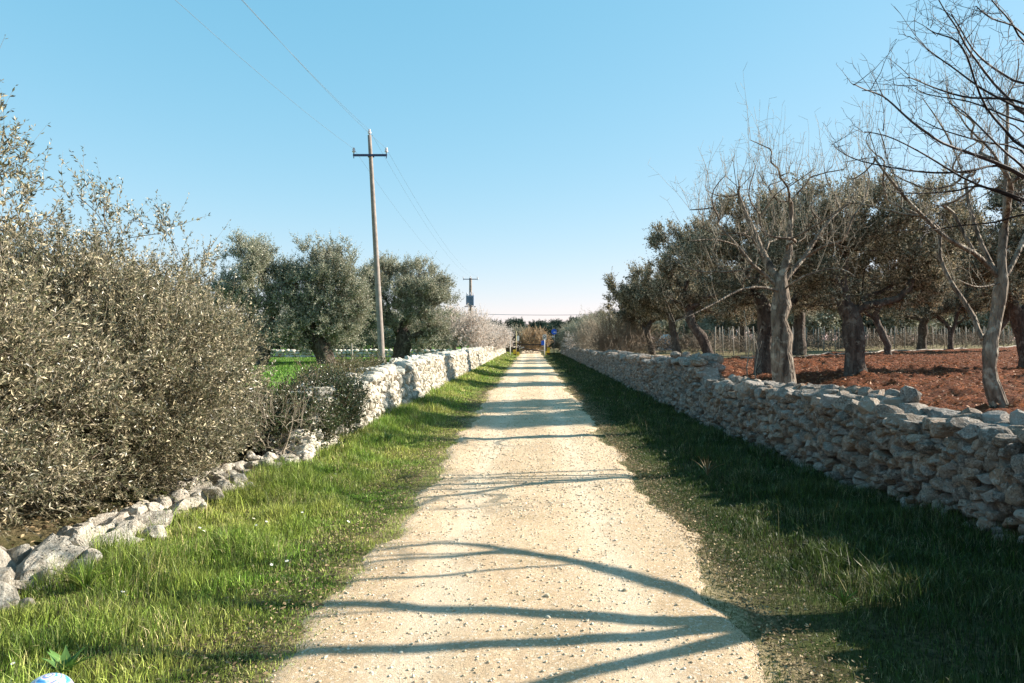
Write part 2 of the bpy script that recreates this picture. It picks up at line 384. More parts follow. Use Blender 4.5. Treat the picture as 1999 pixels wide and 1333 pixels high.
g.out(c, .95, g.bump(g.math('ADD', n2, g.math('MULTIPLY', n3, .5)), 1.0, .05), .1)
tag(np_mesh('red_soil', V, F, m, smooth=True), kind='structure')

# ------------------------------------------------------------------ stones
def ico(sub):
    import bmesh
    bm = bmesh.new(); bmesh.ops.create_icosphere(bm, subdivisions=sub, radius=1)
    V = np.array([v.co[:] for v in bm.verts]); F = np.array([[v.index for v in f.verts] for f in bm.faces]); bm.free(); return V, F
ICO = {k: ico(k) for k in (1, 2, 3, 4)}
def stone_variants(lod, count, p=4.2, ncut=15, rough=.10, dr=(.66, 1.02)):
    out = []
    B, F = ICO[lod]
    for i in range(count):
        V = B / (np.sum(np.abs(B) ** p, 1, keepdims=True) ** (1 / p))
        for _ in range(ncut):
            n = norm(rng.normal(size=3)); d = rng.uniform(*dr)
            e = np.maximum(0, V @ n - d); V = V - e[:, None] * n
        o = rng.uniform(0, 50, 3)
        f = fbm(V[:, 0]*1.6 + o[0], V[:, 1]*1.6 + o[1], V[:, 2]*1.6 + o[2], 3 if lod > 2 else 2)
        V = V * (1 + rough * 1.6 * f[:, None])
        if lod > 2:
            f2 = np.abs(fbm(V[:, 0]*4 + o[0], V[:, 1]*4, V[:, 2]*4, 3)); V = V * (1 - rough * f2[:, None])
        out.append(V)
    return np.array(out), F
SV = {1: stone_variants(1, 8), 2: stone_variants(2, 12), 3: stone_variants(3, 14), 4: stone_variants(4, 10, 4.5, 20, .12, (.62, .95))}
def rotm(a):
    """random small rotations (n,3) euler -> matrices"""
    cx, sx_, cy, sy_, cz, sz_ = np.cos(a[:,0]), np.sin(a[:,0]), np.cos(a[:,1]), np.sin(a[:,1]), np.cos(a[:,2]), np.sin(a[:,2])
    Z = np.zeros_like(cx); O = Z + 1
    Rx = np.stack([O,Z,Z, Z,cx,-sx_, Z,sx_,cx], -1).reshape(-1,3,3); Ry = np.stack([cy,Z,sy_, Z,O,Z, -sy_,Z,cy], -1).reshape(-1,3,3)
    Rz = np.stack([cz,-sz_,Z, sz_,cz,Z, Z,Z,O], -1).reshape(-1,3,3)
    return Rz @ Ry @ Rx
def add_stones(mb, C, Sz, A, lod):
    C = np.array(C); Sz = np.array(Sz); A = np.array(A)
    if len(C) == 0: return
    VV, F = SV[lod]; k = rng.integers(0, len(VV), len(C))
    # mirror / flip for variety
    fl = rng.choice([-1, 1], (len(C), 1, 1)); P = VV[k] * np.concatenate([fl, fl, np.ones_like(fl)], -1)
    P = P * (Sz / 2)[:, None, :]
    P = np.einsum('nij,nvj->nvi', rotm(A), P) + C[:, None]
    n, nv, _ = P.shape
    mb.add(P.reshape(-1, 3), (F[None] + (np.arange(n) * nv)[:, None, None]).reshape(-1, 3))
def build_wall(name, XF, HF, y0, y1, side, thick, mat, parent, sw=(.13, .30), shh=(.09, .17), lods=(16, 36), tilt0=0.0):
    """XF(y) face line, HF(y) height, side=+1 body to the right of the face"""
    mb = MB(); B = {1: ([], [], []), 2: ([], [], []), 3: ([], [], [])}
    def push(y, c, s, a):
        L = 3 if y < lods[0] else (2 if y < lods[1] else 1)
        B[L][0].append(c); B[L][1].append(s); B[L][2].append(a)
    v = -.05; 
    while v < 1.6:
        rh = random.uniform(*shh); y = y0 + random.uniform(0, .1)
        while y < y1:
            far = 1 + max(0, (y - 30) / 60)
            wd = random.uniform(*sw) * far
            if random.random() < .18: wd *= .55
            H = float(HF(y)); x = float(XF(y)); gz = float(GH(x - side * .1, y))
            hh = rh * random.choice((.8, .95, 1.05, 1.2, 1.55))
            z = gz + v + rh / 2 + .045 * sin(y * 1.3 + v * 3) + .03 * sin(y * 4.1 + v * 11) + random.uniform(-.03, .03)
            if z + hh * .3 < gz + H - .10:
                dp = random.uniform(.2, .34)
                batter = .12 * (z - gz)
                push(y, (x + side * (dp / 2 + batter + random.uniform(-.045, .03)), y + wd / 2, z), (dp, wd * 1.04, hh * 1.06),
                     (random.uniform(-.5, .5) + tilt0, random.uniform(-.15, .15), random.uniform(-.25, .25)))
            y += wd
        v += rh
    # odd stones wedged across the courses
    for _ in range(int((y1 - y0) * 9)):
        y = y0 + (y1 - y0) * random.random() ** 1.6; H = float(HF(y)); gz = float(GH(XF(y) - side * .1, y)); z = gz + random.uniform(.0, max(.1, H - .2)); q = random.uniform(.07, .24) * (1 + max(0, (y - 30) / 60))
        push(y, (float(XF(y)) + side * (.13 + .12 * (z - gz) + random.uniform(-.03, .02)), y, z), (.26, q * random.uniform(.7, 1.4) + .02, q), (random.uniform(-.8, .8), random.uniform(-.2, .2), random.uniform(-.25, .25)))
    # cap stones, two or three across the thickness
    for off in ((.16, .34), (.46, .36)) if thick < .75 else ((.16, .34), (.42, .34), (.66, .32)):
        y = y0
        while y < y1:
            wd = random.uniform(.16, .38); H = float(HF(y)); x = float(XF(y)); gz = float(GH(x - side * .1, y))
            hh = random.uniform(.13, .24)
            push(y, (x + side * (off[0] + .1 + random.uniform(-.05, .05)), y + wd / 2, gz + H - .10 + random.uniform(-.035, .045)),
                 (off[1] * random.uniform(.9, 1.25), wd * 1.12, hh * 1.15), (random.uniform(-.18, .18), random.uniform(-.15, .15), random.uniform(-.3, .3)))
            y += wd
    # back face coarse
    y = y0
    while y < y1:
        H = float(HF(y)); x = float(XF(y)) + side * (thick + .02); gz = float(GH(x, y)); wd = random.uniform(.25, .4)
        z = gz + .1
        while z < H + .05:
            push(max(y, 20), (x, y + wd / 2, z), (.22, wd * 1.1, .24), (random.uniform(-.2, .2), random.uniform(-.2, .2), random.uniform(-.2, .2))); z += .2
        y += wd
    for L in (1, 2, 3): add_stones(mb, *B[L], L)
    # rubble core just behind the stones
    yy = np.arange(y0, y1 + .4, .4); yy = np.minimum(yy, y1); P = []
    for y in yy:
        x = float(XF(y)); H = float(HF(y)) - .11; g0 = -.2
        P.append([(x + side * .17, y, g0), (x + side * .26, y, g0 * 0 + H), (x + side * (thick - .05), y, H), (x + side * thick, y, g0)])
    P = np.array(P); n = len(yy); i = np.arange(n - 1)[:, None] * 4; j = np.arange(3)[None]
    mb.add(P.reshape(-1, 3), np.stack([i + j, i + j + 1, i + j + 5, i + j + 4], -1).reshape(-1, 4))
    mb.add(P[0], [(0, 1, 2, 3)]); mb.add(P[-1], [(3, 2, 1, 0)])
    return mb.build(name, mat, parent, smooth=False)

def interp(pts):
    a = np.array(pts, float); return lambda y: np.interp(y, a[:, 0], a[:, 1])
# right wall
XR = interp([(0, 3.95), (3, 4.0), (5, 4.06), (7, 3.78), (9, 3.58), (13, 3.42), (20, 3.40), (40, 3.45), (95, 3.6)])
HRb = interp([(0, 1.40), (4.6, 1.35), (5.3, .98), (9, 1.06), (12, 1.03), (14.3, .98), (15.7, .86), (15.9, 1.28), (18, 1.24), (23, 1.14), (43, 1.0), (90, 1.0)])  # near end, out of view, raised to throw shade over the verge
HR = lambda y: HRb(y) - .07 * (y < 15.8) + .05 * vnoise(y * 1.1, 3.3) + .03 * vnoise(y * 3.3, 7)
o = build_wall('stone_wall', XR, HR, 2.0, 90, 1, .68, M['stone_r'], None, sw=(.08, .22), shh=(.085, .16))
tag(o, 'grey dry stone wall along the right verge, stones coloured darker for shade', 'wall')
# left wall (upright part)
XL = interp([(0, -3.15), (6, -3.1), (11, -2.98), (40, -2.95), (95, -2.95)])
HLb = interp([(10.2, .35), (10.7, .62), (11.2, .86), (12.5, .90), (14.2, .82), (14.6, .95), (18, 1.02), (23, 1.10), (40, 1.12), (90, 1.0)])
HL = lambda y: HLb(y) + .04 * vnoise(y * 1.2, 9.3) + .03 * vnoise(y * 3.1, 2)
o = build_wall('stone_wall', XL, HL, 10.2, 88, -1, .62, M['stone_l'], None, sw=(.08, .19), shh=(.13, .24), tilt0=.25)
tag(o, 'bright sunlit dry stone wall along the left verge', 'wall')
# low collapsed wall of boulders in front of the olive bushes
mb = MB(); C = []; Z = []; A = []
y = 2.4
while y < 10.6:
    L = random.uniform(.30, .62)
    H = float(np.interp(y, [2.4, 4.1, 5.2, 7.4, 9.6, 10.6], [.37, .33, .25, .17, .15, .30]))
    for r, dx in ((0, -.14), (1, -.44)):
        C.append((XL(y) - .08 + dx + random.uniform(-.06, .06), y + L / 2 + random.uniform(-.1, .1), H * .38 + random.uniform(-.03, .03)))
        Z.append((random.uniform(.32, .46), L * 1.12, H * random.uniform(1.15, 1.4))); A.append((random.uniform(-.35, .35), random.uniform(-.3, .3), random.uniform(-.5, .5)))
    y += L * .80
add_stones(mb, C, Z, A, 4)
C = []; Z = []; A = []
for _ in range(190):
    y = random.uniform(2.6, 10.6); s = random.uniform(.06, .24)
    C.append((XL(y) + random.uniform(-.7, .06), y, random.uniform(.05, .18))); Z.append((s, s * random.uniform(.9, 1.6), s * .8)); A.append(tuple(np.random.uniform(-.6, .6, 3)))
add_stones(mb, C, Z, A, 3)
tag(mb.build('low_stone_wall', M['stone_low'], None, False), 'low ruined wall of weathered boulders under the olive bushes', 'wall')

# ------------------------------------------------------------------ grass and litter
def blades(P, L, W, lean=.45, D0=None):
    n = len(P); a = rng.uniform(0, 2*pi, n); d = np.stack([np.cos(a), np.sin(a), 0*a], -1)
    u = np.stack([-np.sin(a + .5), np.cos(a + .5), 0*a], -1)
    # face blades randomly about z
    b = rng.uniform(0, pi, n); u = np.stack([np.cos(b), np.sin(b), 0*b], -1)
    le = (np.abs(rng.normal(0, lean, n)) + .08)[:, None]; L = L[:, None]; W = W[:, None]; up = np.array([0, 0, 1.0])
    q1 = P + up*L*.5 + d*L*le*.22; q2 = P + up*L*(1 - .25*np.clip(le, 0, 1.6)) + d*L*le*.75
    V = np.stack([P - u*W*.5, P + u*W*.5, q1 + u*W*.42, q1 - u*W*.42, q2], 1).reshape(-1, 3)
    i = np.arange(n)[:, None] * 5
    return V, i + np.array([[0, 1, 2, 3]]), i + np.array([[3, 2, 4]])
def grass_patch(n, x0, x1, y0, y1, lenf, wid, prob=None, lean=.45, hf=GH):
    x = rng.uniform(x0, x1, n); y = np.sqrt(rng.uniform(y0**2, y1**2, n)) if y1 / max(y0, .1) < 1.2 else rng.uniform(y0, y1, n)
    if prob is not None: k = rng.uniform(0, 1, n) < prob(x, y); x, y = x[k], y[k]
    z = hf(x, y) - .01; return blades(np.stack([x, y, z], -1), lenf(x, y) * rng.uniform(.5, 1.25, len(x)), wid * rng.uniform(.6, 1.3, len(x)), lean)
def merge(parts):
    V = []; Q = []; T = []; n = 0
    for v, q, t in parts: V.append(v); Q.append(q + n); T.append(t + n); n += len(v)
    return np.vstack(V), [np.vstack(Q), np.vstack(T)]
def lenL(x, y):
    d = np.abs(x) - 1.25
    c = np.clip(.65 + 1.1 * fbm(x * 2.6, y * 2.6, 1, 3), .12, 1.5)
    return .025 + .17 * sstep(.25, 1.3, d + .25 * fbm(x, y * .8, 5, 2)) * c + .05 * np.clip(fbm(x*5, y*5, 6, 2), 0, 1)
def pL(x, y):
    d = np.abs(x) - 1.2; return (1 - .9 * (x < 0) * (y < 6) * (np.abs(x) < 1.38)) * np.clip(.08 + .92 * sstep(-.05, .95, d + .45 * fbm(x * 1.6, y * 1.0, 7, 3)), 0, 1) * (d > -.10 + .35 * fbm(x*.1, y * .8, 3, 3))
def verge(sx_, x1, m, name):
    a, b = (1.05, x1); f = lambda n, y0, y1, w_, ln=1.0, le=.45: grass_patch(n, min(sx_*a, sx_*b), max(sx_*a, sx_*b), y0, y1, lambda x, y: lenL(x, y) * ln * (1 if sx_ < 0 else .8), w_, pL, .65)
    parts = [f(48000, 1.2, 5, .0038), f(52000, 5, 9, .005), f(56000, 9, 18, .0075), f(45000, 18, 36, .016), f(42000, 36, 92, .032)]
    parts.append(grass_patch(52000, min(sx_*.95, sx_*2.0), max(sx_*.95, sx_*2.0), 1.3, 14, lambda x, y: .035 + 0*x, .0035, lambda x, y: (.25 + .75 * sstep(-.2, .25, fbm(x * 2, y * 1.5, 21, 3))) * sstep(.9, 1.3, np.abs(x)), 1.1))
    # a few tall wisps
    parts.append(grass_patch(2600, min(sx_*1.9, sx_*b), max(sx_*1.9, sx_*b), 1.5, 22, lambda x, y: .30 + 0*x, .004, lambda x, y: sstep(-.1, .5, fbm(x, y, 11, 2)), .7))
    V, F = merge(parts); return tag(np_mesh(name, V, F, m), 'x', 'grass', kind='stuff')
o = verge(-1, 3.25, M['grass_left'], 'verge_grass'); o['label'] = 'sunlit yellow green grass of the left verge'
o = verge(1, 4.0, M['grass_right'], 'verge_grass'); o['label'] = 'dark green grass of the right verge, its shade painted into the colour'
V, F = merge([grass_patch(50000, -12, -3.9, 12, 24, lambda x, y: .09 + 0*x, .014), grass_patch(60000, -26, -3.8, 24, 62, lambda x, y: .11 + 0*x, .035)])
tag(np_mesh('field_grass', V, F, M['grass_field']), 'bright green grass of the field behind the left wall', 'grass', kind='stuff')
# dry leaves / bits
def litter(n, xf, yf, s0, s1, hf, m, name, label):
    x = xf(n); y = yf(n); P = np.stack([x, y, hf(x, y) + rng.uniform(.004, .02, n)], -1); D = rng.normal(size=(n, 3)); D[:, 2] *= .25
    s = rng.uniform(s0, s1, n); V, F = leaf_arrays(P, D, s, s * .5, .2)
    return tag(np_mesh(name, V, F, m), label, 'leaves', kind='stuff')
k = lambda n: rng.choice([-1, 1], n)
litter(22000, lambda n: (lambda q: q * (1.3 + np.abs(rng.normal(0, .45, n)) * (.42 + .58 * (q < 0))))(k(n)), lambda n: 1.2 + 26 * rng.uniform(0, 1, n)**1.6, .006, .034, lambda x, y: np.maximum(GH(x, y), .01) + .005, M['dryleaf'], 'leaf_litter', 'brown dry leaves and bits along both track edges')
litter(60000, lambda n: 4.6 + 26 * rng.uniform(0, 1, n)**1.3, lambda n: rng.uniform(6, 42, n), .025, .085, lambda x, y: sh(x, y) + .01, M['soilleaf'], 'soil_litter', 'dry leaves and prunings strewn over the red soil')
litter(14000, lambda n: rng.uniform(-9, -3.3, n), lambda n: rng.uniform(2.2, 13, n), .02, .07, lambda x, y: GH(x, y) + .01, M['dryleaf'], 'leaf_litter', 'dry brown litter under the olive bushes')
# pebbles on the track
mb = MB()
def peb(n, y0, y1, s0, s1, lod):
    y = rng.uniform(y0, y1, n); x = rng.uniform(-1.35, 1.35, n); s = s0 + (s1 - s0) * rng.uniform(0, 1, n)**2.5
    C = np.stack([x, y, ph(x, y) + s * .1], -1); Z = np.stack([s, s * rng.uniform(.7, 1.3, n), s * .6], -1)
    add_stones(mb, C, Z, rng.uniform(-3, 3, (n, 3)) * np.array([.1, .1, 1]), lod)
peb(6500, 1.5, 7, .005, .024, 1); peb(7500, 7, 14, .009, .032, 1); peb(4500, 14, 34, .016, .042, 1); peb(50, 2.5, 9, .025, .045, 2)
m, nt = newmat('pebble'); g = N(nt); ge = g.n('ShaderNodeNewGeometry')
g.out(g.ramp(ge.outputs['Random Per Island'], [(0, (.38, .28, .18)), (.4, (.56, .43, .29)), (.8, (.66, .54, .39)), (1, (.76, .67, .53))]), .85, None, .2)
tag(mb.build('pebbles', m, None, True), 'loose pale pebbles on the gravel track', 'pebbles', kind='stuff')

# ------------------------------------------------------------------ trees
class Tree:
    def __init__(s, trunk_pts):
        s.P = [np.array(p, float) for p in trunk_pts]; s.par = [-1] + list(range(len(trunk_pts) - 1)); s.len = [0.0]
        for i in range(1, len(s.P)): s.len.append(s.len[-1] + np.linalg.norm(s.P[i] - s.P[i-1]))
        s.first = max(1, len(trunk_pts) - 1); s.tips = []
    def grow(s, A, step=.4, jit=.10, pen=.35, lift=.0, order=None, curl=.35):
        A = np.asarray(A); f = s.P[s.first]
        for a in A[np.argsort(np.linalg.norm(A - f, axis=1))] if order is None else A:
            P = np.array(s.P[s.first:]); L = np.array(s.len[s.first:])
            i = int(np.argmin(np.linalg.norm(P - a, axis=1) + pen * L)) + s.first
            p = s.P[i]; d = np.linalg.norm(a - p); n = max(1, int(d / step))
            pd = s.P[i] - s.P[s.par[i]] if s.par[i] >= 0 else np.array([0, 0, 1.])
            pd = pd / (np.linalg.norm(pd) + 1e-6)
            c = p + pd * d * curl + np.array([0, 0, -lift * d])
            q = i
            for kk in range(1, n + 1):
                t = kk / n; x = (1-t)**2 * p + 2*t*(1-t) * c + t*t * a
                if kk < n: x = x + rng.normal(0, jit * step, 3)
                s.P.append(x); s.par.append(q); s.len.append(s.len[q] + np.linalg.norm(x - s.P[q])); q = len(s.P) - 1
            s.tips.append(q)
    def chain(s, start, pts):
        q = start
        for x in pts:
            s.P.append(np.array(x, float)); s.par.append(q); s.len.append(s.len[q] + np.linalg.norm(s.P[-1] - s.P[q])); q = len(s.P) - 1
        s.tips.append(q); return q
    def radii(s, R, r0=.006, e=2.2, taper=0):
        n = len(s.P); acc = np.zeros(n); r = np.zeros(n); D = np.zeros(n)
        for i in range(n - 1, -1, -1):
            r[i] = max(acc[i], r0 ** e) ** (1 / e) if acc[i] > 0 else r0
            if s.par[i] >= 0:
                q = s.par[i]; acc[q] += r[i] ** e; D[q] = max(D[q], D[i] + s.len[i] - s.len[q])
        r1 = r[s.first]; k = math.log(R / r0) / max(1e-6, math.log(max(r1, r0*1.01) / r0))
        s.R = r0 * (r / r0) ** k; s.R[:s.first] = np.maximum(s.R[:s.first], R)
        s.R = np.minimum(np.maximum(s.R, r0 + taper * D), R * 1.0 + 0 * D) if taper else s.R
        # flare at the base
        for i in range(s.first + 1):
            t = i / max(1, s.first); s.R[i] = R * (1 + .45 * (1 - t) ** 3)
        return s.R
    def tubes(s, mb, sides=(10, 5), rmin=0, gn=.06):
        n = len(s.P); ch = [[] for _ in range(n)]
        for i, p in enumerate(s.par):
            if p >= 0: ch[p].append(i)
        st = [(0, None)]
        while st:
            i, pr = st.pop(); path = [i] if pr is None else [pr, i]
            cur = i
            while ch[cur]:
                c = max(ch[cur], key=lambda z: s.R[z]); st += [(z, cur) for z in ch[cur] if z != c]; path.append(c); cur = c
            P = np.array([s.P[j] for j in path]); R = np.array([s.R[j] for j in path])
            if pr is not None: R[0] = R[1]
            if R.max() < rmin or len(P) < 2: continue
            # smooth resample
            m_ = len(P)
            if m_ > 2:
                t = np.arange(m_); tt = np.linspace(0, m_ - 1, m_ * 2 - 1)
                Q = np.stack([np.interp(tt, t, P[:, k]) for k in range(3)], -1); Q[1:-1] = (Q[:-2] + 2*Q[1:-1] + Q[2:]) / 4
                R = np.interp(tt, t, R); P = Q
            big = R.max() > .05
            k = sides[0] if big else sides[1]
            if big: P[1:] = P[1:] + rng.normal(0, gn, (len(P) - 1, 3)) * R[1:, None]; 
            mb.tube(P, R * (1 + (rng.uniform(-.12, .16, len(R)) if big else 0)), k, cap=False)
    def dirs(s, idx):
        idx = np.asarray(idx); P = np.array(s.P); par = np.array(s.par); p2 = par[idx]; p2 = np.where(p2 < 0, idx, p2)
        return norm(P[idx] - P[p2] + 1e-4)
def ell_pts(n, c, r, inner=.55, zmin=None):
    """points in an ellipsoid, biased to the outer shell"""
    d = norm(rng.normal(size=(n, 3))); q = inner + (1 - inner) * rng.uniform(0, 1, (n, 1)) ** .6
    lump = 1 + .34 * fbm(d[:, 0]*2.2 + c[0], d[:, 1]*2.2 + c[1], d[:, 2]*2.2, 2)[:, None]
    P = np.array(c) + d * q * np.array(r) * lump
    if zmin is not None: P = P[P[:, 2] > zmin]
    return P
def foliage(P0, D0, cen, ntw, nlf, tl, ll, lw, up=.35, out=.6, spread=.8, tw=None, twr=.0022, bend=.25):
    """twigs from nodes P0, leaves along them"""
    n = len(P0) * ntw; P = np.repeat(P0, ntw, 0); D = np.repeat(D0, ntw, 0); O = norm(P - cen)
    d = norm(D * .5 + O * out + rng.normal(0, spread, (n, 3)) * .7 + np.array([0, 0, up])); L = rng.uniform(.5, 1.2, n) * tl
    P = P + rng.normal(0, tl * .22, (n, 3))
    bv = rng.normal(0, bend, (n, 3)) * L[:, None] + np.array([0, 0, .12]) * L[:, None]
    if tw is not None:
        t = np.linspace(0, 1, 4)[None, :, None]; Q = P[:, None] + d[:, None] * L[:, None, None] * t + bv[:, None] * t * t
        many_tubes(tw, Q, np.broadcast_to(np.array([1, .85, .6, .3])[None] * twr, (n, 4)), 3)
    t = rng.uniform(.05, 1.02, (n, nlf, 1)); q = P[:, None] + d[:, None] * L[:, None, None] * t + bv[:, None] * t * t
    ld = norm(d[:, None] * .75 + norm(rng.normal(size=(n, nlf, 3))) * .8)
    m_ = n * nlf; sz = rng.uniform(.65, 1.2, m_) * (1 - .35 * t.reshape(-1) ** 3)
    return leaf_arrays(q.reshape(-1, 3), ld.reshape(-1, 3), ll * sz, lw * sz)
class Acc:
    def __init__(s): s.V = []; s.F = []; s.n = 0
    def add(s, vf): s.V.append(vf[0]); s.F.append(vf[1] + s.n); s.n += len(vf[0])
    def build(s, name, m, parent=None): return np_mesh(name, np.vstack(s.V), np.vstack(s.F), m, parent)

def olive(loc, label, fork=1.6, R=.28, blobs=(((0, 0, 4), (2.5, 2.5, 2)),), natt=150, ntw=9, nlf=14, ll=.10, lw=.03, tl=.62, lean=(0, 0), mat='olive_far', group=None, name='olive_tree', zmin=None, cat='tree', barkm='bark_olive', nsub=40, csz=1.0, up=.3):
    t = thing(name, loc, label, cat, group)
    lx, ly = lean
    tr = [(0, 0, -.25), (lx*.2, ly*.2, fork*.3), (lx*.5, ly*.5, fork*.65), (lx, ly, fork)]
    T = Tree(tr); A = []
    tot = sum(b[1][0]*b[1][1]*b[1][2] for b in blobs)
    subs = np.vstack([ell_pts(max(3, int(nsub * r[0]*r[1]*r[2] / tot)), c, np.array(r) * .86, .35, zmin) for c, r in blobs]) if nsub else None
    if nsub:
        for c in subs:
            rr = rng.uniform(.50, .92) * csz; A.append(ell_pts(max(4, int(natt / len(subs))), c, (rr, rr, rr * .8), .3, .6))
    else:
        for c, r in blobs: A.append(ell_pts(max(8, int(natt * r[0]*r[1]*r[2] / tot)), c, r, .45, zmin))
    A = np.vstack(A); T.grow(A, .5, .16, .3); T.radii(R, .009)
    mb = MB(); T.tubes(mb, (12, 4)); mb.build('trunk', M[barkm], t, True)
    cen = np.mean([b[0] for b in blobs], 0) - np.array([0, 0, .8]); ac = Acc()
    idx = np.array(T.tips); P = np.array(T.P)
    par = np.array(T.par)[idx]; idx2 = np.concatenate([idx, par[par > T.first + 2]])
    ac.add(foliage(P[idx2], T.dirs(idx2), cen, ntw, nlf, tl, ll, lw, up=up, spread=.9))
    ac.build('crown', M[mat], t)
    return t

# ---- left: near olive bushes behind the low wall
def olive_bush(loc, label, blobs, natt, ntw, nlf, ll, lw, shoots=(), R=.07, fork=.5):
    t = thing('olive_bush', loc, label, 'bush', 'olive bushes behind the low left wall')
    T = Tree([(0, 0, -.2), (.03, .02, fork*.5), (.02, -.03, fork)]); A = []
    tot = sum(b[1][0]*b[1][1]*b[1][2] for b in blobs)
    for c, r in blobs: A.append(ell_pts(int(natt * r[0]*r[1]*r[2] / tot), c, r, .35, .12))
    T.grow(np.vstack(A), .25, .14, .25); 
    for s in shoots: T.grow([s], .2, .10, .25)
    T.radii(R, .004)
    mb = MB(); T.tubes(mb, (8, 4)); mb.build('branches', M['bark_bare'], t, True)
    ac = Acc(); tw = MB(); idx = np.array(T.tips); P = np.array(T.P); par = np.array(T.par)
    idx2 = np.concatenate([idx, par[idx]]); cen = np.mean([b[0] for b in blobs], 0) * np.array([1, 1, .6])
    ac.add(foliage(P[idx2], T.dirs(idx2), cen, ntw, nlf, .34, ll, lw, up=.45, out=.5, tw=tw))
    tw.build('twigs', M['twig_olive'], t, True)
    ac.build('leaves', M['olive'], t); return t
olive_bush((-4.95, 5.2, .15), 'nearest olive bush at the left edge with sprigs against the sky',
     [((-.2, 0, 1.25), (1.35, 1.5, 1.15)), ((.75, .3, .95), (.95, 1.4, .85)), ((.1, -.1, 2.35), (.8, .8, .85)), ((1.15, -.4, 1.85), (.42, .45, .75)), ((.55, -.3, 2.45), (.5, .4, .7))], 600, 8, 19, .050, .0145,
     [(1.5, -.6, 3.0), (1.3, -.3, 2.85), (1.6, -.5, 2.6), (.75, -.4, 3.1), (1.05, .3, 2.85), (1.0, -.1, 3.0), (.85, .1, 3.2), (1.3, .35, 2.35), (.6, -.4, 3.15), (.95, -.6, 3.0)])
olive_bush((-5.0, 7.8, .15), 'largest olive bush leaning over the low left wall',
     [((0, 0, 1.3), (1.7, 1.6, 1.25)), ((1.0, 0, 1.0), (1.0, 1.6, .95)), ((1.2, -.2, .45), (.7, 1.7, .4)), ((0, 0, 2.1), (.9, .8, .7))], 640, 8, 20, .054, .0160,
     [(.5, 0, 3.05), (1.0, .2, 2.7), (-.3, 0, 3.2), (1.5, .3, 2.3), (.1, .2, 3.1)])
olive_bush((-5.75, 10.2, .15), 'farthest olive bush ending beside the brambles',
     [((0, 0, 1.35), (1.7, 1.6, 1.3)), ((.95, .1, 1.1), (.9, 1.4, .95)), ((1.3, -.2, .4), (.75, 1.3, .38))], 560, 8, 20, .056, .0180,
     [(.7, .2, 3.0), (1.2, .1, 2.6), (.2, .0, 3.2)])
olive_bush((-8.6, 8.6, .15), 'olive bush at the back, behind the two nearer ones',
     [((0, 0, 1.4), (2.2, 2.0, 1.25))], 330, 7, 16, .07, .022, [(.5, 0, 2.9)])

# ---- left field olives
olive(at(505, 700, 44) * np.array([1, 1, 0]) + np.array([0, 0, .18]), 'pale rounded olive tree rising behind the olive bushes', 2.0, .42,
      [((-.3, 0, 5.2), (2.5, 2.4, 2.8)), ((1.4, .2, 4.2), (1.8, 2.0, 2.3)), ((-2.2, 0, 3.6), (1.9, 2, 1.9)), ((1, 0, 2), (2, 2, 1.6))], 430, 12, 17, .11, .042, nsub=105, tl=.55, csz=1.1, lean=(.5, 0))
olive(at(640, 700, 45) * np.array([1, 1, 0]) + np.array([0, 0, .18]), 'tall green olive tree left of the concrete pole', 2.2, .45,
      [((-.1, 0, 6.2), (1.9, 2.0, 1.9)), ((.5, 0, 4.0), (1.7, 2.0, 2.6)), ((-1.3, 0, 3.8), (1.3, 1.8, 2.3)), ((1.3, .2, 2.4), (1.1, 1.4, 1.6)), ((-.4, -.5, 1.9), (1.7, 1.4, 1.4)), ((1.5, 0, 4.6), (1.0, 1.4, 1.6))], 500, 12, 17, .11, .042, nsub=115, tl=.55, csz=1.1, lean=(-1.2, 0))
olive(at(782, 700, 50) * np.array([1, 1, 0]) + np.array([0, 0, .18]), 'broad dark olive tree right behind the concrete pole', 1.7, .5,
      [((-.9, 0, 5.4), (2.0, 2.2, 2.0)), ((1.3, 0, 5.0), (2.0, 2.3, 2.3)), ((2.3, 0, 3.4), (1.4, 1.8, 1.8)), ((-2.0, 0, 4.0), (1.2, 1.6, 1.8)), ((.4, 0, 3.6), (1.8, 1.8, 1.3)), ((-2.3, 0, 2.0), (1.2, 1.4, 1.3)), ((2.4, 0, 1.7), (1.3, 1.4, 1.2)), ((-.5, -.7, 2.5), (1.6, 1.2, 1.2))], 540, 12, 17, .11, .042, nsub=125, tl=.55, csz=1.1, lean=(.3, 0))

# ---- brambles, ivy, dry twigs on the left wall
def shrub(loc, label, blobs, natt, ntw, nlf, ll, lw, mat, twm, name='shrub', cat='shrub', zmin=0, twr=.003, tl=.3, R=.02, r0=.004, up=.3, group=None):
    t = thing(name, loc, label, cat, group)
    T = Tree([(0, 0, -.1), (0, 0, .15)]); A = []
    tot = sum(b[1][0]*b[1][1]*b[1][2] for b in blobs)
    for c, r in blobs: A.append(ell_pts(int(natt * r[0]*r[1]*r[2] / tot), c, r, .4, zmin))
    T.grow(np.vstack(A), .25, .15, .12); T.radii(R, r0)
    mb = MB(); T.tubes(mb, (6, 3)); idx = np.array(T.tips); P = np.array(T.P)
    cen = np.mean([b[0] for b in blobs], 0) * np.array([1, 1, .3]); tw = MB()
    vf = foliage(P[idx], T.dirs(idx), cen, ntw, max(nlf, 1), tl, ll, lw, up=up, out=.5, tw=mb, twr=twr)
    mb.build('stems', M[twm], t, True)
    if nlf:
        ac = Acc(); ac.add(vf); ac.build('leaves', M[mat], t)
    return t
shrub((-4.5, 16.6, .15), 'brownish bramble thicket at the foot of the concrete pole', [((.15, 0, .48), (.65, 1.8, .42)), ((.65, -1.3, .5), (.5, 1.4, .4)), ((.6, 1.2, .56), (.5, 1.3, .4))], 620, 8, 18, .045, .028, 'bramble', 'twig_red', 'bramble')
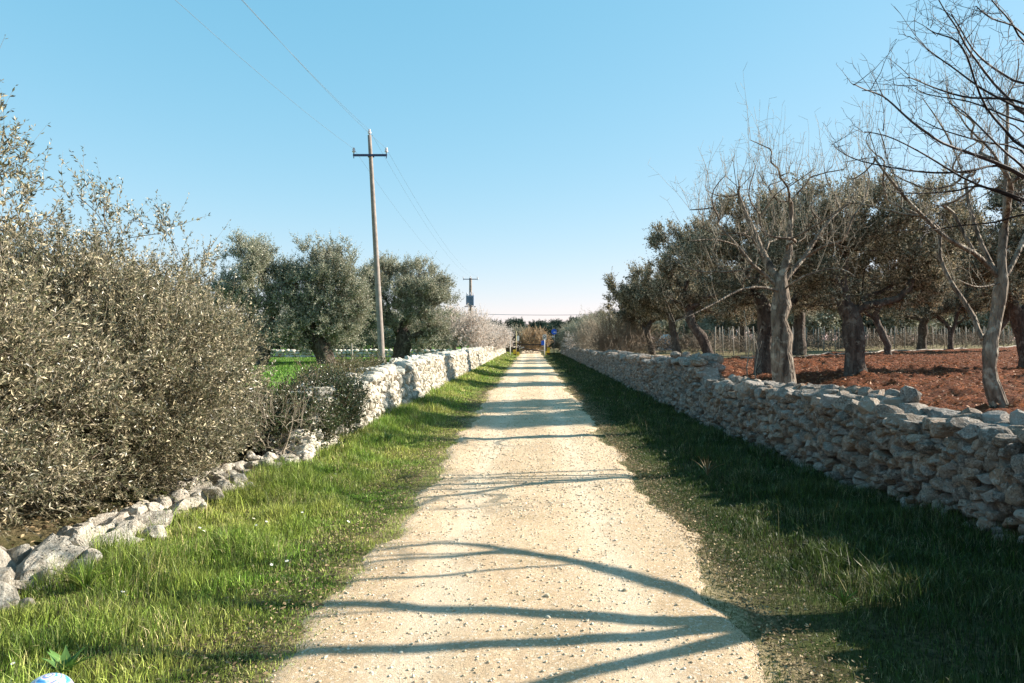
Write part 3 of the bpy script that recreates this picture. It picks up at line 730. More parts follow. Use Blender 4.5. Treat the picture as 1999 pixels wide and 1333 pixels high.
shrub((-3.9, 11.6, .1), 'dark leafy creeper spilling over the broken wall end', [((.1, -.2, .30), (.8, 1.3, .40)), ((.55, .6, .52), (.5, 1.0, .38)), ((.5, -.7, .28), (.4, .8, .35))], 680, 8, 18, .045, .030, 'ivy', 'twig_red', 'creeper')
shrub((-3.35, 10.0, .05), 'dry leafless twigs over the gap in the left wall', [((0, 0, .35), (.6, .9, .35)), ((-.5, .3, .5), (.5, .8, .5))], 50, 6, 0, .03, .01, 'ivy', 'twig', 'dry_twigs', twr=.0028, tl=.4)

# ---- almond in blossom and far left shrubs
def blossom(loc, label, blobs, natt, ntw=9, nlf=16, R=.14, fork=.8):
    t = thing('almond_tree', loc, label, 'tree', None)
    T = Tree([(0, 0, -.2), (.05, 0, fork*.5), (0, .05, fork)]); A = [ell_pts(int(natt * (r[0] / sum(b[1][0] for b in blobs))), c, r, .4, .7) for c, r in blobs]
    T.grow(np.vstack(A), .4, .12, .25); T.radii(R, .008); mb = MB(); T.tubes(mb, (8, 4))
    idx = np.array(T.tips); P = np.array(T.P)
    vf = foliage(P[idx], T.dirs(idx), np.array([0, 0, 1.2]), ntw, nlf, .75, .085, .07, up=.5, out=.7, spread=.6, tw=mb, twr=.008)
    mb.build('trunk', M['twig'], t, True); ac = Acc(); ac.add(vf); ac.build('blossom', M['blossom'], t); return t
blossom((at(893, 690, 52) * np.array([1, 1, 0])) + np.array([-.2, 0, .15]), 'white blossoming almond tree below the transformer', [((0, 0, 2.2), (1.8, 1.8, 1.5)), ((1.3, 0, 1.8), (1.3, 1.5, 1.2))], 150)
blossom((at(942, 690, 62) * np.array([1, 1, 0])) + np.array([0, 0, .15]), 'small pale almond tree at the far end of the left wall', [((0, 0, 1.7), (1.6, 1.6, 1.0)), ((1.2, 0, 1.5), (1.2, 1.3, .8))], 120)
blossom((at(972, 690, 76) * np.array([1, 1, 0])) + np.array([-.3, 0, .15]), 'low pale almond tree nearest to the thin white post', [((0, 0, 1.5), (1.2, 1.2, .9))], 80)
olive(np.array([-9.4, 56, .18]), 'small loose olive between the big olive and the almond', .9, .2, [((.5, 0, 2.6), (1.6, 1.5, 1.5)), ((1.6, 0, 1.9), (1.2, 1.2, 1.0))], 90, 9, 14, .10, .034, mat='olive_far')

# ---- right grove
RG = 'olive trees of the red soil grove'
def rolive(px, y, label, **k):
    x = (px - 1036) / 1444 * y; k['blobs'] = list(k['blobs']) + [((-1.4, 0, 2.7), (1.0, 1.3, .7)), ((1.5, 0, 2.7), (1.0, 1.3, .7)), ((.2, 1.2, 2.9), (1.2, .8, .6))]; k['natt'] = int(k['natt'] * 1.12); k.setdefault('tl', .42); k.setdefault('up', .45); k.setdefault('nsub', 46); k.setdefault('csz', .95); return olive((x, y, float(GH(x, y)) - .02), label, mat='olive_right', group=RG, **k)
r1 = rolive(1670, 17.5, 'big olive with thick dark forked trunk in the middle of the grove', fork=1.7, R=.25, lean=(-.1, 0),
    blobs=[((-.7, .2, 4.3), (1.7, 1.9, 1.3)), ((1.4, 0, 4.2), (1.6, 1.9, 1.3)), ((2.1, 0, 3.1), (1.1, 1.5, .9)), ((-1.8, 0, 3.3), (1.0, 1.4, 1.0)), ((.2, 0, 5.3), (1.1, 1.2, .7))], natt=330, ntw=11, nlf=16, ll=.085, lw=.030)
r2 = rolive(1492, 21, 'dark olive directly behind the thick bare tree', fork=2.0, R=.26, lean=(.1, 0),
    blobs=[((-.2, 0, 4.7), (2.1, 2.1, 1.7)), ((1.7, 0, 4.2), (1.5, 1.8, 1.5)), ((-1.8, 0, 3.7), (1.3, 1.6, 1.3))], natt=300, ntw=11, nlf=16, ll=.085, lw=.030)
r3 = rolive(1390, 30, 'olive with a slanting trunk, third from the big forked one', fork=1.9, R=.23, lean=(-1.0, 0),
    blobs=[((-1.2, 0, 5.3), (1.6, 1.8, 1.7)), ((.6, 0, 4.6), (1.7, 1.9, 1.6)), ((-2.3, 0, 4.0), (1.2, 1.5, 1.2)), ((1.6, 0, 3.3), (1.0, 1.5, 1.0))], natt=280, ntw=11, nlf=16, ll=.11, lw=.042)
r4 = rolive(1322, 38, 'olive with two dark trunks above the small white hut', fork=1.8, R=.2, lean=(-.3, 0),
    blobs=[((-1.3, 0, 3.9), (1.8, 1.9, 1.6)), ((.5, 0, 4.2), (1.6, 1.9, 1.6)), ((-2.9, 0, 3.2), (1.2, 1.6, 1.3))], natt=280, ntw=11, nlf=16, ll=.12, lw=.045)
r5 = rolive(1275, 46, 'leftmost dark olive of the grove, next to the red twig shrub', fork=1.5, R=.2, lean=(-.5, 0),
    blobs=[((-.8, 0, 3.4), (1.9, 1.8, 1.5)), ((.9, 0, 3.6), (1.5, 1.7, 1.5))], natt=260, ntw=12, nlf=17, ll=.13, lw=.05)
r6 = rolive(1733, 34, 'olive with a V of two thin trunks right of the big forked one', fork=.7, R=.17, lean=(0, 0),
    blobs=[((-1.2, 0, 4.0), (1.7, 1.8, 1.5)), ((1.6, 0, 4.0), (1.9, 1.8, 1.5)), ((.2, 0, 5.6), (2.0, 2.0, 1.4))], natt=280, ntw=11, nlf=16, ll=.11, lw=.042)
r7 = rolive(1856, 45, 'slender olive far back between the V trunks and the slim bare tree', fork=1.2, R=.15,
    blobs=[((-1, 0, 3.6), (1.9, 1.8, 1.6)), ((1.5, 0, 3.9), (1.9, 1.8, 1.7)), ((.2, 0, 5.6), (2.2, 2, 1.6))], natt=280, ntw=11, nlf=16, ll=.12, lw=.045)
r8 = rolive(2010, 20, 'olive cut by the right edge behind the slim bare tree', fork=1.7, R=.21, lean=(-.4, 0),
    blobs=[((-.9, 0, 4.0), (1.9, 2, 1.6)), ((1.5, 0, 4.4), (1.9, 2, 1.7)), ((0, 0, 5.4), (1.5, 1.5, 1.1))], natt=360, ntw=11, nlf=17, ll=.10, lw=.036)
for o_, f_ in ((r1, .87), (r2, .88), (r3, .87), (r4, .91), (r5, .93), (r6, .93), (r8, .86)): o_.scale = (f_,) * 3
for i, (src, px, y, rz, sc, lab) in enumerate([
    (r2, 1560, 40, 1.0, 1.05, 'olive in the second row between the thick bare tree and the big fork'),
    (r1, 1800, 52, 2.2, 1.1, 'background olive behind the V shaped trunks'),
    (r3, 1930, 50, 2.9, 1.15, 'background olive between the slender one and the right edge'),
    (r4, 1450, 52, 1.2, 1.0, 'background olive behind the slanting trunk'),
    (r6, 2060, 40, .7, 1.1, 'olive beyond the right edge of the second row'),
    (r5, 1640, 60, 3.0, 1.3, 'background olive seen left of the big forked trunk'),
    (r2, 1180, 62, 3.6, .62, 'low olive left of the grove beyond the reddish shrub'),
    (r4, 1250, 66, .4, .7, 'pale low olive behind the leftmost dark one')]):
    x = (px - 1036) / 1444 * y; dup(src, (x, y, float(GH(x, y)) - .03), rz, sc, lab)

# shrubs at the far right side
shrub((4.9, 46, .1), 'tall reddish leafless shrub beside the right wall', [((.2, 0, 1.5), (1.3, 1.4, 1.2)), ((1.6, .5, 1.2), (.9, 1.2, 1.0))], 170, 9, 0, .03, .01, 'ivy', 'twig_red', 'bare_shrub', zmin=.2, twr=.010, tl=.8, R=.05, r0=.012, up=.8)
shrub((4.4, 54, .1), 'straw coloured leafless shrub at the far end of the right wall', [((0, 0, 1.5), (1.0, 1.4, 1.3))], 120, 9, 0, .03, .01, 'ivy', 'twig', 'bare_shrub', zmin=.2, twr=.011, tl=.8, R=.05, r0=.012, up=.8)
olive((4.6, 60, .1), 'bushy grey olive beside the far end of the right wall', .6, .12, [((.3, 0, 2.2), (1.6, 1.6, 1.4))], 80, 9, 14, .11, .036, name='olive_tree')
olive((4.4, 72, .1), 'round grey bush behind the blue round sign', .4, .12, [((.3, 0, 1.9), (1.8, 1.6, 1.3))], 80, 9, 14, .13, .045, name='bush', cat='bush')
blossom((4.05, 66, .1), 'small white flowering shrub on the right wall near the gate', [((0, 0, 1.1), (.7, .8, .6))], 40, 8, 12, .05, .4)

# far dark trees and hedge behind the gate
f1 = olive((-3.2, 150, 0), 'dark far pine, leftmost of the wood beyond the gate', 2.5, .3, [((0, 0, 4.0), (3.0, 2.5, 1.5)), ((-1, 0, 2.2), (3.2, 2, 1.7))], 90, 9, 14, .30, .12, mat='pine', tl=.9, name='pine_tree', group='dark trees beyond the gate')
for i, (x, y, rz, sc) in enumerate([(1.6, 155, 1, .95), (5.5, 160, 2, 1.0), (9.5, 150, 3, 1.05), (-8.5, 158, 4, 1.0), (14, 155, 5, 1.05), (-14, 150, .5, 1.0), (3.6, 140, 2.4, .75)]):
    dup(f1, (x, y, 0), rz, sc, ['dark far pine behind the middle of the gate', 'dark far pine above the white sign', 'dark far pine above the blue round sign', 'dark far pine behind the almonds', 'dark far pine behind the right wall end', 'dark far pine below the transformer', 'smaller dark pine right of the gate centre'][i])
shrub((.3, 92, 0), 'rust brown bush right behind the gate', [((0, 0, 1.3), (1.9, 1.5, 1.35)), ((-2.6, 0, .9), (1.2, 1.2, .9))], 200, 8, 12, .14, .07, 'rustleaf', 'twig', 'brown_bush', 'bush', zmin=.1, twr=.02, tl=.8, R=.06, r0=.02, up=.7)
shrub((-1.8, 96, 0), 'green hedge behind the left gate post', [((0, 0, 1.5), (2.0, 1.5, 1.6))], 130, 8, 12, .14, .07, 'olive_far', 'twig', 'hedge_bush', 'bush', zmin=.1, twr=.02, tl=.8, R=.06, r0=.02)
shrub((4.6, 97, 0), 'dark hedge behind the right gate post', [((0, 0, 1.5), (1.8, 1.5, 1.5))], 130, 8, 12, .14, .07, 'pine', 'twig', 'hedge_bush', 'bush', zmin=.1, twr=.02, tl=.8, R=.06, r0=.02)
# treeline behind fields
lab = lambda i: 'far background olive number of the hedge line'
fs = [(-23, 68), (-20, 66), (-17, 69), (-14.5, 67), (-12, 70), (-10, 68), (-26, 67), (24, 78), (31, 80), (38, 82), (45, 84), (52, 86), (60, 88), (17, 76), (12, 74), (-34, 92), (-28, 88), (-22, 95), (-16, 90), (-11.5, 84), (-40, 96), (-47, 90), (-55, 98), (10, 92), (16, 98), (22, 94), (28, 100), (35, 95), (42, 100), (49, 96), (56, 100), (63, 95), (70, 100)]
far0 = olive((-9, 98, .1), 'far hedge line olive', .9, .25, [((0, 0, 2.4), (3.4, 2.6, 1.7)), ((2, 0, 2.0), (2.4, 2.2, 1.6))], 170, 11, 14, .17, .07, nsub=34, csz=1.25, group='distant olives closing off the fields')
for i, (x, y) in enumerate(fs):
    dup(far0, (x, y, .6 if x > 8 else .1), i * 1.3, (.55 if y < 71 else 1.0) + .25 * ((i * 37) % 10) / 10 + (.75 if x > 20 else (-.2 if x > 8 else .1)))
for o in list(COL.objects):
    if o.get('label') == 'far hedge line olive':
        lx_, ly_ = o.location.x, o.location.y
        o['label'] = ('low grey green olive just behind the far stone wall of the green field' if ly_ < 71 else 'distant olive on the skyline beyond the left field' if lx_ < 0 else 'distant olive closing off the vineyard on the right')

# ------------------------------------------------------------------ bare trees
def side_twigs(T, mb, idx, n, L, r, up=.6, out=.7, sub=True):
    idx = np.repeat(np.asarray(idx), n); P = np.array(T.P)[idx]; D = T.dirs(idx); k = len(idx)
    P = P + rng.normal(0, .02, (k, 3)); d = norm(D * .6 + norm(rng.normal(size=(k, 3))) * out + np.array([0, 0, up])); Ls = L * rng.uniform(.3, 1.1, k)[:, None]
    t = np.linspace(0, 1, 6); b = rng.normal(0, .18, (k, 3)) * Ls + np.array([0, 0, .12]) * Ls
    Q = P[:, None] + d[:, None] * Ls[:, None] * t[None, :, None] + b[:, None] * (t**2)[None, :, None] + rng.normal(0, .012, (k, 6, 3)) * Ls[:, None] * (t > 0)[None, :, None]
    many_tubes(mb, Q, np.linspace(1, .35, 6)[None] * r * rng.uniform(.7, 1.2, (k, 1)), 4)
    if sub:  # spurs and buds along the twigs
        m_ = 5; tt = rng.integers(1, 6, (k, m_)); S0 = Q[np.arange(k)[:, None], tt].reshape(-1, 3)
        e = norm(np.repeat(d, m_, 0) * .5 + norm(rng.normal(size=(k*m_, 3))) + np.array([0, 0, .25])) * (rng.uniform(.15, .3, (k*m_, 1)) * np.repeat(Ls, m_, 0))
        R3 = np.stack([S0, S0 + e*.5 + rng.normal(0, .006, S0.shape), S0 + e], 1); many_tubes(mb, R3, np.broadcast_to(np.array([.6, .5, .4])[None] * r, (len(S0), 3)), 3)
# thick bare tree close behind the right wall
def bare_tree(loc, label, trunk, R, limbs, natt_blobs, nat, tw_len=.6, shoots=2, r0=.006):
    t = thing('bare_tree', loc, label, 'tree'); T = Tree(trunk); L0 = np.array(loc)
    for a in limbs: T.chain(len(trunk) - 1 if a[0] is None else a[0], [np.array(p) for p in a[1]])
    A = np.vstack([ell_pts(int(nat * f), c, r, .5) for c, r, f in natt_blobs]); T.grow(A, .22, .12, .15, curl=.12)
    T.radii(R, r0, 2.2, .009); mb = MB(); T.tubes(mb, (14, 5), gn=.10); mb.build('trunk', M['bark_bare'], t, True)
    tw = MB(); idx = [i for i in range(len(trunk) + 2, len(T.P)) if T.R[i] < .03]
    side_twigs(T, tw, idx, shoots, tw_len, r0 * .62, up=1.5, out=.5)
    tw.build('twigs', M['twig'], t, True); return t
y0 = 14.0; x0 = (1530 - 1036) / 1444 * y0; g0 = float(GH(x0, y0)) - .1
def rel(px, py, dy=0, y=y0, x=x0, g=g0):
    p = at(px, py, y + dy); return (p[0] - x, dy, p[2] - g)
bare_tree((x0, y0, g0), 'thick trunked bare tree close behind the right wall', [(.05, 0, -.1), (0, 0, .4), rel(1527, 690), rel(1523, 620), rel(1527, 572)], .165,
    [(None, [rel(1500, 540), rel(1470, 520, -.2), rel(1440, 480, -.3), rel(1400, 465, -.5), rel(1350, 470, -.7)]),
     (None, [rel(1527, 530), rel(1540, 500, .1), rel(1543, 440, .2), rel(1545, 390, .2)]),
     (None, [rel(1535, 540, .1), rel(1575, 500, .3), rel(1600, 450, .5), rel(1640, 410, .6), rel(1680, 370, .7)]),
     (None, [rel(1520, 545), rel(1490, 500, .4), rel(1465, 440, .6), rel(1440, 380, .7), rel(1432, 320, .8)]),
     (None, [rel(1500, 560, -.2), rel(1450, 560, -.5), rel(1400, 590, -.8), rel(1340, 620, -1.1), rel(1315, 628, -1.2)]),
     (None, [rel(1545, 550, -.3), rel(1590, 530, -.6), rel(1640, 520, -.8), rel(1670, 540, -1.0)])],
    [((-.6, 0, 3.9), (1.3, 1.2, 1.1), .5), ((.6, 0, 3.8), (1.2, 1.2, 1.1), .35), ((-1.0, 0, 3.0), (1.2, 1.2, .7), .15)], 140, .8, 2, .0075)
y1 = 10.4; x1 = (1958 - 1036) / 1444 * y1; g1 = float(GH(x1, y1)) - .1
rel2 = lambda px, py, dy=0: rel(px, py, dy, y1, x1, g1)
bare_tree((x1, y1, g1), 'slim bare tree with pale trunk growing from the red soil at right', [(0, 0, -.1), rel2(1950, 790), rel2(1936, 740), rel2(1928, 690), rel2(1945, 640), rel2(1952, 590), rel2(1958, 550)], .085,
    [(None, [rel2(1930, 520), rel2(1900, 490, -.2), rel2(1850, 470, -.4), rel2(1800, 420, -.5), rel2(1760, 380, -.6), rel2(1700, 300, -.7)]),
     (None, [rel2(1955, 510), rel2(1960, 450, .1), rel2(1962, 370, .2), rel2(1965, 280, .3), rel2(1968, 200, .3)]),
     (None, [rel2(1985, 500, .2), rel2(2010, 440, .3), rel2(2030, 360, .5)]),
     (None, [rel2(1935, 520, .2), rel2(1900, 440, .4), rel2(1880, 340, .6), rel2(1850, 260, .7), rel2(1800, 190, .8)]),
     (None, [rel2(1925, 560, -.2), rel2(1900, 560, -.4), rel2(1868, 545, -.6)]),
     (4, [rel2(1915, 670, .1), rel2(1905, 620, .3), rel2(1860, 560, .4), rel2(1830, 500, .5)])],
    [((-.8, 0, 3.6), (1.5, 1.2, 1.2), .5), ((.5, 0, 3.9), (1.2, 1.2, 1.2), .5)], 110, .75, 2, .006)

# near bare tree outside the right edge; its limbs reach into the picture
limbs_px = [
 (6.6, [(1999,391),(1904,360),(1857,334),(1815,307),(1768,281),(1726,262),(1687,257)]),
 (6.9, [(1999,340),(1939,315),(1889,297),(1836,279),(1815,263),(1781,239),(1757,216),(1731,192),(1715,183),(1689,175),(1667,164)]),
 (7.1, [(1999,345),(1945,318),(1910,331),(1852,338),(1799,336),(1747,328),(1679,315),(1650,302),(1631,288)]),
 (7.4, [(1999,286),(1928,279),(1876,265),(1828,250),(1794,231)]),
 (7.0, [(1999,242),(1941,216),(1891,196),(1836,189),(1805,183),(1786,172)]),
 (6.2, [(1999,200),(1962,191),(1897,192),(1862,184),(1820,170),(1794,158),(1773,150)]),
 (6.4, [(1999,233),(1972,193),(1941,166),(1904,115),(1884,88),(1867,51),(1850,30),(1833,0)]),
 (6.8, [(1999,169),(1958,145),(1924,122),(1897,95),(1880,64),(1857,27)]),
 (6.0, [(1999,91),(1978,47),(1958,24),(1934,0),(1915,-40)]),
 (6.0, [(1999,70),(1978,47),(1945,41),(1921,27),(1906,12)]),
 (6.5, [(1999,215),(1958,196),(1914,172),(1870,139),(1847,122),(1816,101),(1786,73)]),
 (7.3, [(1999,415),(1954,432),(1915,437),(1862,441),(1826,449),(1800,452)]),
 (6.7, [(1999,385),(1904,358),(1876,372),(1823,376),(1768,378),(1740,372)]),
 (6.3, [(1999,300),(1960,250),(1925,215),(1900,150),(1890,110),(1870,79),(1850,71),(1823,64),(1809,54)]),
 (7.6, [(1999,250),(1963,240),(1940,215),(1925,190),(1912,160)]),
 (7.2, [(1999,325),(1965,300),(1930,265),(1905,240),(1880,215),(1850,200)]),
]
tx, ty = 5.35, 5.3; tg = float(GH(tx, ty)) - .1
t = thing('bare_tree', (tx, ty, tg), 'dark bare branches reaching in from the upper right edge', 'tree')
L0 = np.array([tx, ty, tg]); KS = 1 / math.tan(radians(SUN_EL)) - 1.88; W_ = lambda a, b, c: np.array((a + .978 * KS * c * .9, b + .242 * KS * c + .07 * c, c)) - L0
T = Tree([(0, 0, -.1), (.02, 0, .6), (.0, .02, 1.2), W_(5.05, 5.2, 1.95)])
# stout stems
hubs = [T.chain(3, [W_(5.06, 5.30, 2.3), W_(5.05, 5.6, 2.7), W_(5.07, 5.85, 3.1), W_(5.07, 6.12, 3.5), W_(5.15, 6.3, 4.1)]),
        T.chain(3, [W_(5.0, 5.55, 2.05), W_(4.94, 5.9, 2.2), W_(5.02, 6.55, 2.5), W_(5.02, 7.0, 2.85), W_(5.05, 7.4, 3.1)])]
T.chain(3, [W_(5.04, 5.12, 2.4), W_(5.08, 5.2, 2.9), W_(5.13, 5.36, 3.5), W_(5.15, 5.5, 4.2), W_(5.0, 5.6, 4.9)])
T.chain(3, [W_(5.09, 5.0, 2.15), W_(5.12, 4.9, 2.4), W_(5.2, 4.72, 2.8), W_(5.3, 4.4, 3.4), W_(5.3, 4.0, 4.0)])
stems = [(4, 8, .062, .040), (9, 13, .052, .026), (14, 18, .060, .036), (19, 22, .062, .04)]
hubs += [hubs[0] - 2, hubs[0] - 1, hubs[1] - 2, hubs[1] - 1, hubs[1] - 3]
for i, (yy, pts) in enumerate(limbs_px):
    Q = [at(px, py, yy + .25 * sin(j * .9 + i)) - L0 for j, (px, py) in enumerate(pts)]
    e = Q[0]; cand = np.array([T.P[h] for h in hubs]); h = hubs[int(np.argmin(np.linalg.norm(cand - e, axis=1)))]
    s_ = T.P[h]; mid = [s_ + (e - s_) * f for f in ((.5,) if np.linalg.norm(e - s_) > .4 else ())]
    T.chain(h, mid + Q)
T.grow(ell_pts(50, W_(5.4, 4.9, 4.2), (1.0, 1.6, .9), .4), .25, .1, .2)
T.radii(.12, .0042, 2.1, .0045)
for a_, b_, q0, q1 in stems:
    for n_, i_ in enumerate(range(a_, b_ + 1)): T.R[i_] = q0 + (q1 - q0) * n_ / max(1, b_ - a_); mb = MB(); T.tubes(mb, (12, 5)); mb.build('trunk', M['twig_near'], t, True)
tw = MB(); idx = [i for i in range(12, len(T.P)) if T.R[i] < .03]
side_twigs(T, tw, idx, 2, .42, .0034, up=.35, out=.8)
tw.build('twigs', M['twig_near'], t, True)
# ------------------------------------------------------------------ power line
def pole(x, y, H, label, R0=.15, R1=.09, arm=1.40, armz=-.85, lean=0.0, trafo=False, group='concrete poles of the power line'):
    t = thing('utility_pole', (x, y, float(GH(x, y))), label, 'utility pole', group); zz = np.linspace(-.4, H, 14)
    mb = MB(); mb.tube([(lean * z / H, 0, z) for z in zz], np.linspace(R0, R1, 14), 20); mb.build('pole', M['concrete'], t, True)
    ax = lean * (H + armz) / H
    mb = MB(); mb.box((ax, -R1 - .03, H + armz), (arm, .05, .09)); mb.box((ax, -R1 - .03 - .015, H + armz - .035), (arm * .98, .06, .02))
    mb.box((ax, R1 + .02, H + armz), (.26, .05, .08)); mb.build('crossarm', M['steel'], t)
    prof = [(0, -.02), (.022, -.02), (.022, .03), (.06, .035), (.066, .06), (.035, .075), (.05, .10), (.06, .115), (.03, .135), (.04, .155), (.045, .17), (.02, .195), (0, .20)]
    pins = []
    for dx, dz in ((ax - arm/2 + .03, H + armz + .09), (ax + arm/2 - .03, H + armz + .09), (lean, H + .03)):
        mb = MB(); yy = -R1 - .03 if abs(dx - lean) > .2 else 0
        mb.lathe((dx, yy, dz), [(r * 1.15, z * 1.15) for r, z in prof]); i = mb.build('insulator', M['porcelain'], t, True)
        mb = MB(); mb.tube([(dx, yy, dz - .22), (dx, yy, dz - .0)], .016, 8); mb.build('pin', M['steel'], i, True)
        pins.append((x + dx, y + yy, float(GH(x, y)) + dz + .18))
    if trafo:
        mb = MB(); mb.box((0, -.55, H - 2.65), (.9, .62, 1.15))
        for k in range(7): mb.box((-.39 + k * .13, -.90, H - 2.67), (.03, .08, .95))
        b = mb.build('transformer', M['transformer'], t)
        for dx in (-.36, 0, .36):
            mb = MB(); mb.lathe((dx, -.55, H - 2.06), [(r * 1.4, z * 1.8) for r, z in prof]); mb.build('bushing', M['porcelain'], b, True)
        mb = MB(); mb.box((.0, -.62, H - 3.35), (1.3, .16, .08)); mb.box((.0, -.2, H - 3.35), (.1, .7, .08)); mb.build('bracket', M['steel'], t)
    return pins
p1 = pole(-6.1, 30.5, 9.95, 'tall concrete power pole with three insulators behind the left wall', lean=-.55, R0=.145, R1=.075)
p2 = pole(-7.0, 86, 8.7, 'distant power pole carrying a grey transformer above the almonds', R0=.22, R1=.16, arm=1.7, armz=-.15, trafo=True)
p0 = [(-6.75, -20, 9.6), (-5.4, -20, 9.6), (-6.1, -20, 10.3)]
def cable(a, b, sag, label, r=.008):
    t = np.linspace(0, 1, 30)[:, None]; P = np.array(a) * (1 - t) + np.array(b) * t; P[:, 2] -= sag * 4 * (t * (1 - t))[:, 0]
    mb = MB(); mb.tube(P, r, 5); return tag(mb.build('cable', M['wire'], None, True), label, 'cable', 'overhead cables')
for i, nm in enumerate(('left', 'right', 'top')):
    cable(p1[i], p0[i], 1.25, 'overhead cable from the %s insulator towards the upper left sky' % nm, .005)
    cable(p1[i], p2[i], 1.0, 'overhead cable from the %s insulator to the distant pole' % nm, .0045)
cable((-6.4, 86, 4.7), (16, 93, 5.2), .25, 'thin level cable crossing low over the track', .028)
# bird
mb = MB(); b = at(1182, 547, 80)
t_ = np.linspace(-1, 1, 9); mb.tube([(0, yy * .22, .02 * (1 - yy*yy)) for yy in t_], .07 * np.sqrt(np.clip(1.02 - t_**2, .02, 1)), 8)
for s in (-1, 1):
    W = np.array([(s*.05, -.08, 0), (s*.05, .1, 0), (s*.35, .12, .17), (s*.62, -.02, .12), (s*.33, -.08, .18)])
    W2 = W - np.array([0, 0, .02]); mb.add(np.vstack([W, W2]), [(0,1,2,4), (5,9,7,6)]); mb.add(np.vstack([W, W2]), [(4,2,3),(9,8,7)])
o = mb.build('bird', M['bird'], None, True); o.location = b; tag(o, 'small dark bird flying in the pale sky', 'bird')

# ------------------------------------------------------------------ gate and signs (82 m)
GY = 82.0
t = thing('barrier_gate', (1.2, GY, 0), 'dark barred gate closing the far end of the track', 'gate')
mb = MB(); mb.box((-1.2, 0, 1.15), (3.1, .09, .16)); mb.build('top_rail', M['rust'], t)
mb = MB(); a = np.array([-2.6, 0, .74]); b = np.array([.35, 0, .42]); mb.tube([a, b], .075, 8); mb.build('lower_rail', M['rust'], t, True)
mb = MB(); mb.tube([(-2.7, -.09, .62), (-1.9, -.09, .88)], .035, 8); mb.build('brace', M['white'], t, True)
def banded(px, y, H, r, bands, label, name='striped_post', m0='black'):
    x = (px - 1036) / 1444 * y; t = thing(name, (x, y, 0), label, 'post', 'posts at the gate')
    mb = MB(); mb.box((0, 0, H / 2 - .1), (r * 2, r * 2, H + .2)); mb.build('shaft', M[m0], t)
    for z0, z1 in bands:
        mb = MB(); mb.box((0, 0, (z0 + z1) / 2), (r * 2 + .012, r * 2 + .012, z1 - z0)); mb.build('yellow_band', M['yellow'], t)
    return t
banded(1004.5, 81.4, 2.6, .17, [(.15, .62)], 'tall black post with a yellow band on the left of the gate')
banded(1011, 80.6, 1.1, .13, [(-.05, .38)], 'short black post with a yellow foot at the left of the gate')
banded(1064.5, 81.2, 1.25, .14, [(.0, .45)], 'short black post with a yellow foot at the right of the gate')
banded(1070.5, 81.6, .95, .16, [(.25, .85)], 'low post with wide yellow band, farthest right at the gate')
t = thing('thin_pole', (at(996, 690, 78)[0], 78, 0), 'thin white pole at the end of the left wall', 'pole'); mb = MB(); mb.tube([(0, 0, -.2), (0, 0, 2.5)], .055, 10); mb.build('shaft', M['white'], t, True)
mb = MB(); mb.tube([(.0, -.04, 2.12), (.14, -.04, 2.12)], .05, 8); mb.build('lamp_knob', M['porcelain'], t, True)
t = thing('thin_pole', (at(1007.5, 690, 80.8)[0], 80.8, 0), 'thin yellow pole with a small white plate left of the gate', 'pole'); mb = MB(); mb.tube([(0, 0, -.2), (0, 0, 2.62)], .045, 10); mb.build('shaft', M['oldyellow'], t, True)
mb = MB(); mb.box((.20, -.08, 1.85), (.26, .03, .55)); mb.build('plate', M['white'], t)
sx0 = at(1063, 690, 80.5)[0]
t = thing('sign_post', (sx0, 80.5, 0), 'white sign with a dark mark above a small blue sign at the gate', 'sign')
mb = MB(); mb.tube([(0, 0, -.2), (0, 0, 2.2)], .05, 10); mb.build('post', M['white'], t, True)
mb = MB(); mb.box((0, -.07, 1.98), (.40, .03, .56)); p = mb.build('sign_panel', M['white'], t)
mb = MB(); mb.tube([(.10 * cos(a), -.092, 2.03 + .13 * sin(a)) for a in np.linspace(0, 2*pi, 17)], .032, 6, cap=False); mb.box((-.085, -.095, 1.86), (.06, .02, .22)); mb.build('mark', M['black'], p)
mb = MB(); mb.box((-.2, -.075, 1.36), (.34, .03, .50)); mb.build('blue_panel', M['blue'], t)
t = thing('round_sign', (at(1081.5, 690, 79)[0], 79, 0), 'blue round traffic sign beside the far end of the right wall', 'sign')
mb = MB(); mb.tube([(0, 0, -.2), (0, 0, 3.0)], .04, 10); mb.build('post', M['black'], t, True)
mb = MB(); mb.tube([(0, -.05, 2.55), (0, -.075, 2.55)], .30, 24); p = mb.build('disc', M['blue'], t)
mb = MB(); mb.box((.05, -.088, 2.50), (.22, .012, .09)); mb.build('arrow', M['white'], p)
mb = MB(); mb.box((-.1, -.06, 2.02), (.28, .02, .14)); mb.build('plate', M['white'], t)

# ------------------------------------------------------------------ huts
t = thing('hut', (at(1300, 690, 62)[0], 62, .55), 'small white gabled hut seen between olive trunks', 'hut')
def gable(w_, d, h, rh, m1, m2, t):
    V = [(-w_/2,-d/2,-.6),(w_/2,-d/2,-.6),(w_/2,d/2,-.6),(-w_/2,d/2,-.6),(-w_/2,-d/2,h),(w_/2,-d/2,h),(w_/2,d/2,h),(-w_/2,d/2,h),(0,-d/2,h+rh),(0,d/2,h+rh)]
    mb = MB(); mb.add(V, [(0,1,5,4),(1,2,6,5),(2,3,7,6),(3,0,4,7)]); mb.add(V, [(4,5,8),(6,7,9)]); mb.build('wall', m1, t)
    mb = MB(); e = .12
    for s in (-1, 1):
        a = np.array([(0, -d/2-e, h+rh+.03), (0, d/2+e, h+rh+.03), (s*(w_/2+e), d/2+e, h-.05), (s*(w_/2+e), -d/2-e, h-.05)]); b = a + np.array([0, 0, .06])
        V = np.vstack([a, b]); mb.add(V, [(0,3,2,1),(4,5,6,7),(0,1,5,4),(1,2,6,5),(2,3,7,6),(3,0,4,7)])
    mb.build('roof', m2, t)
    mb = MB(); mb.box((0, -d/2 - .02, .55), (.7, .04, 1.3)); mb.build('door', M['blue2'], t)
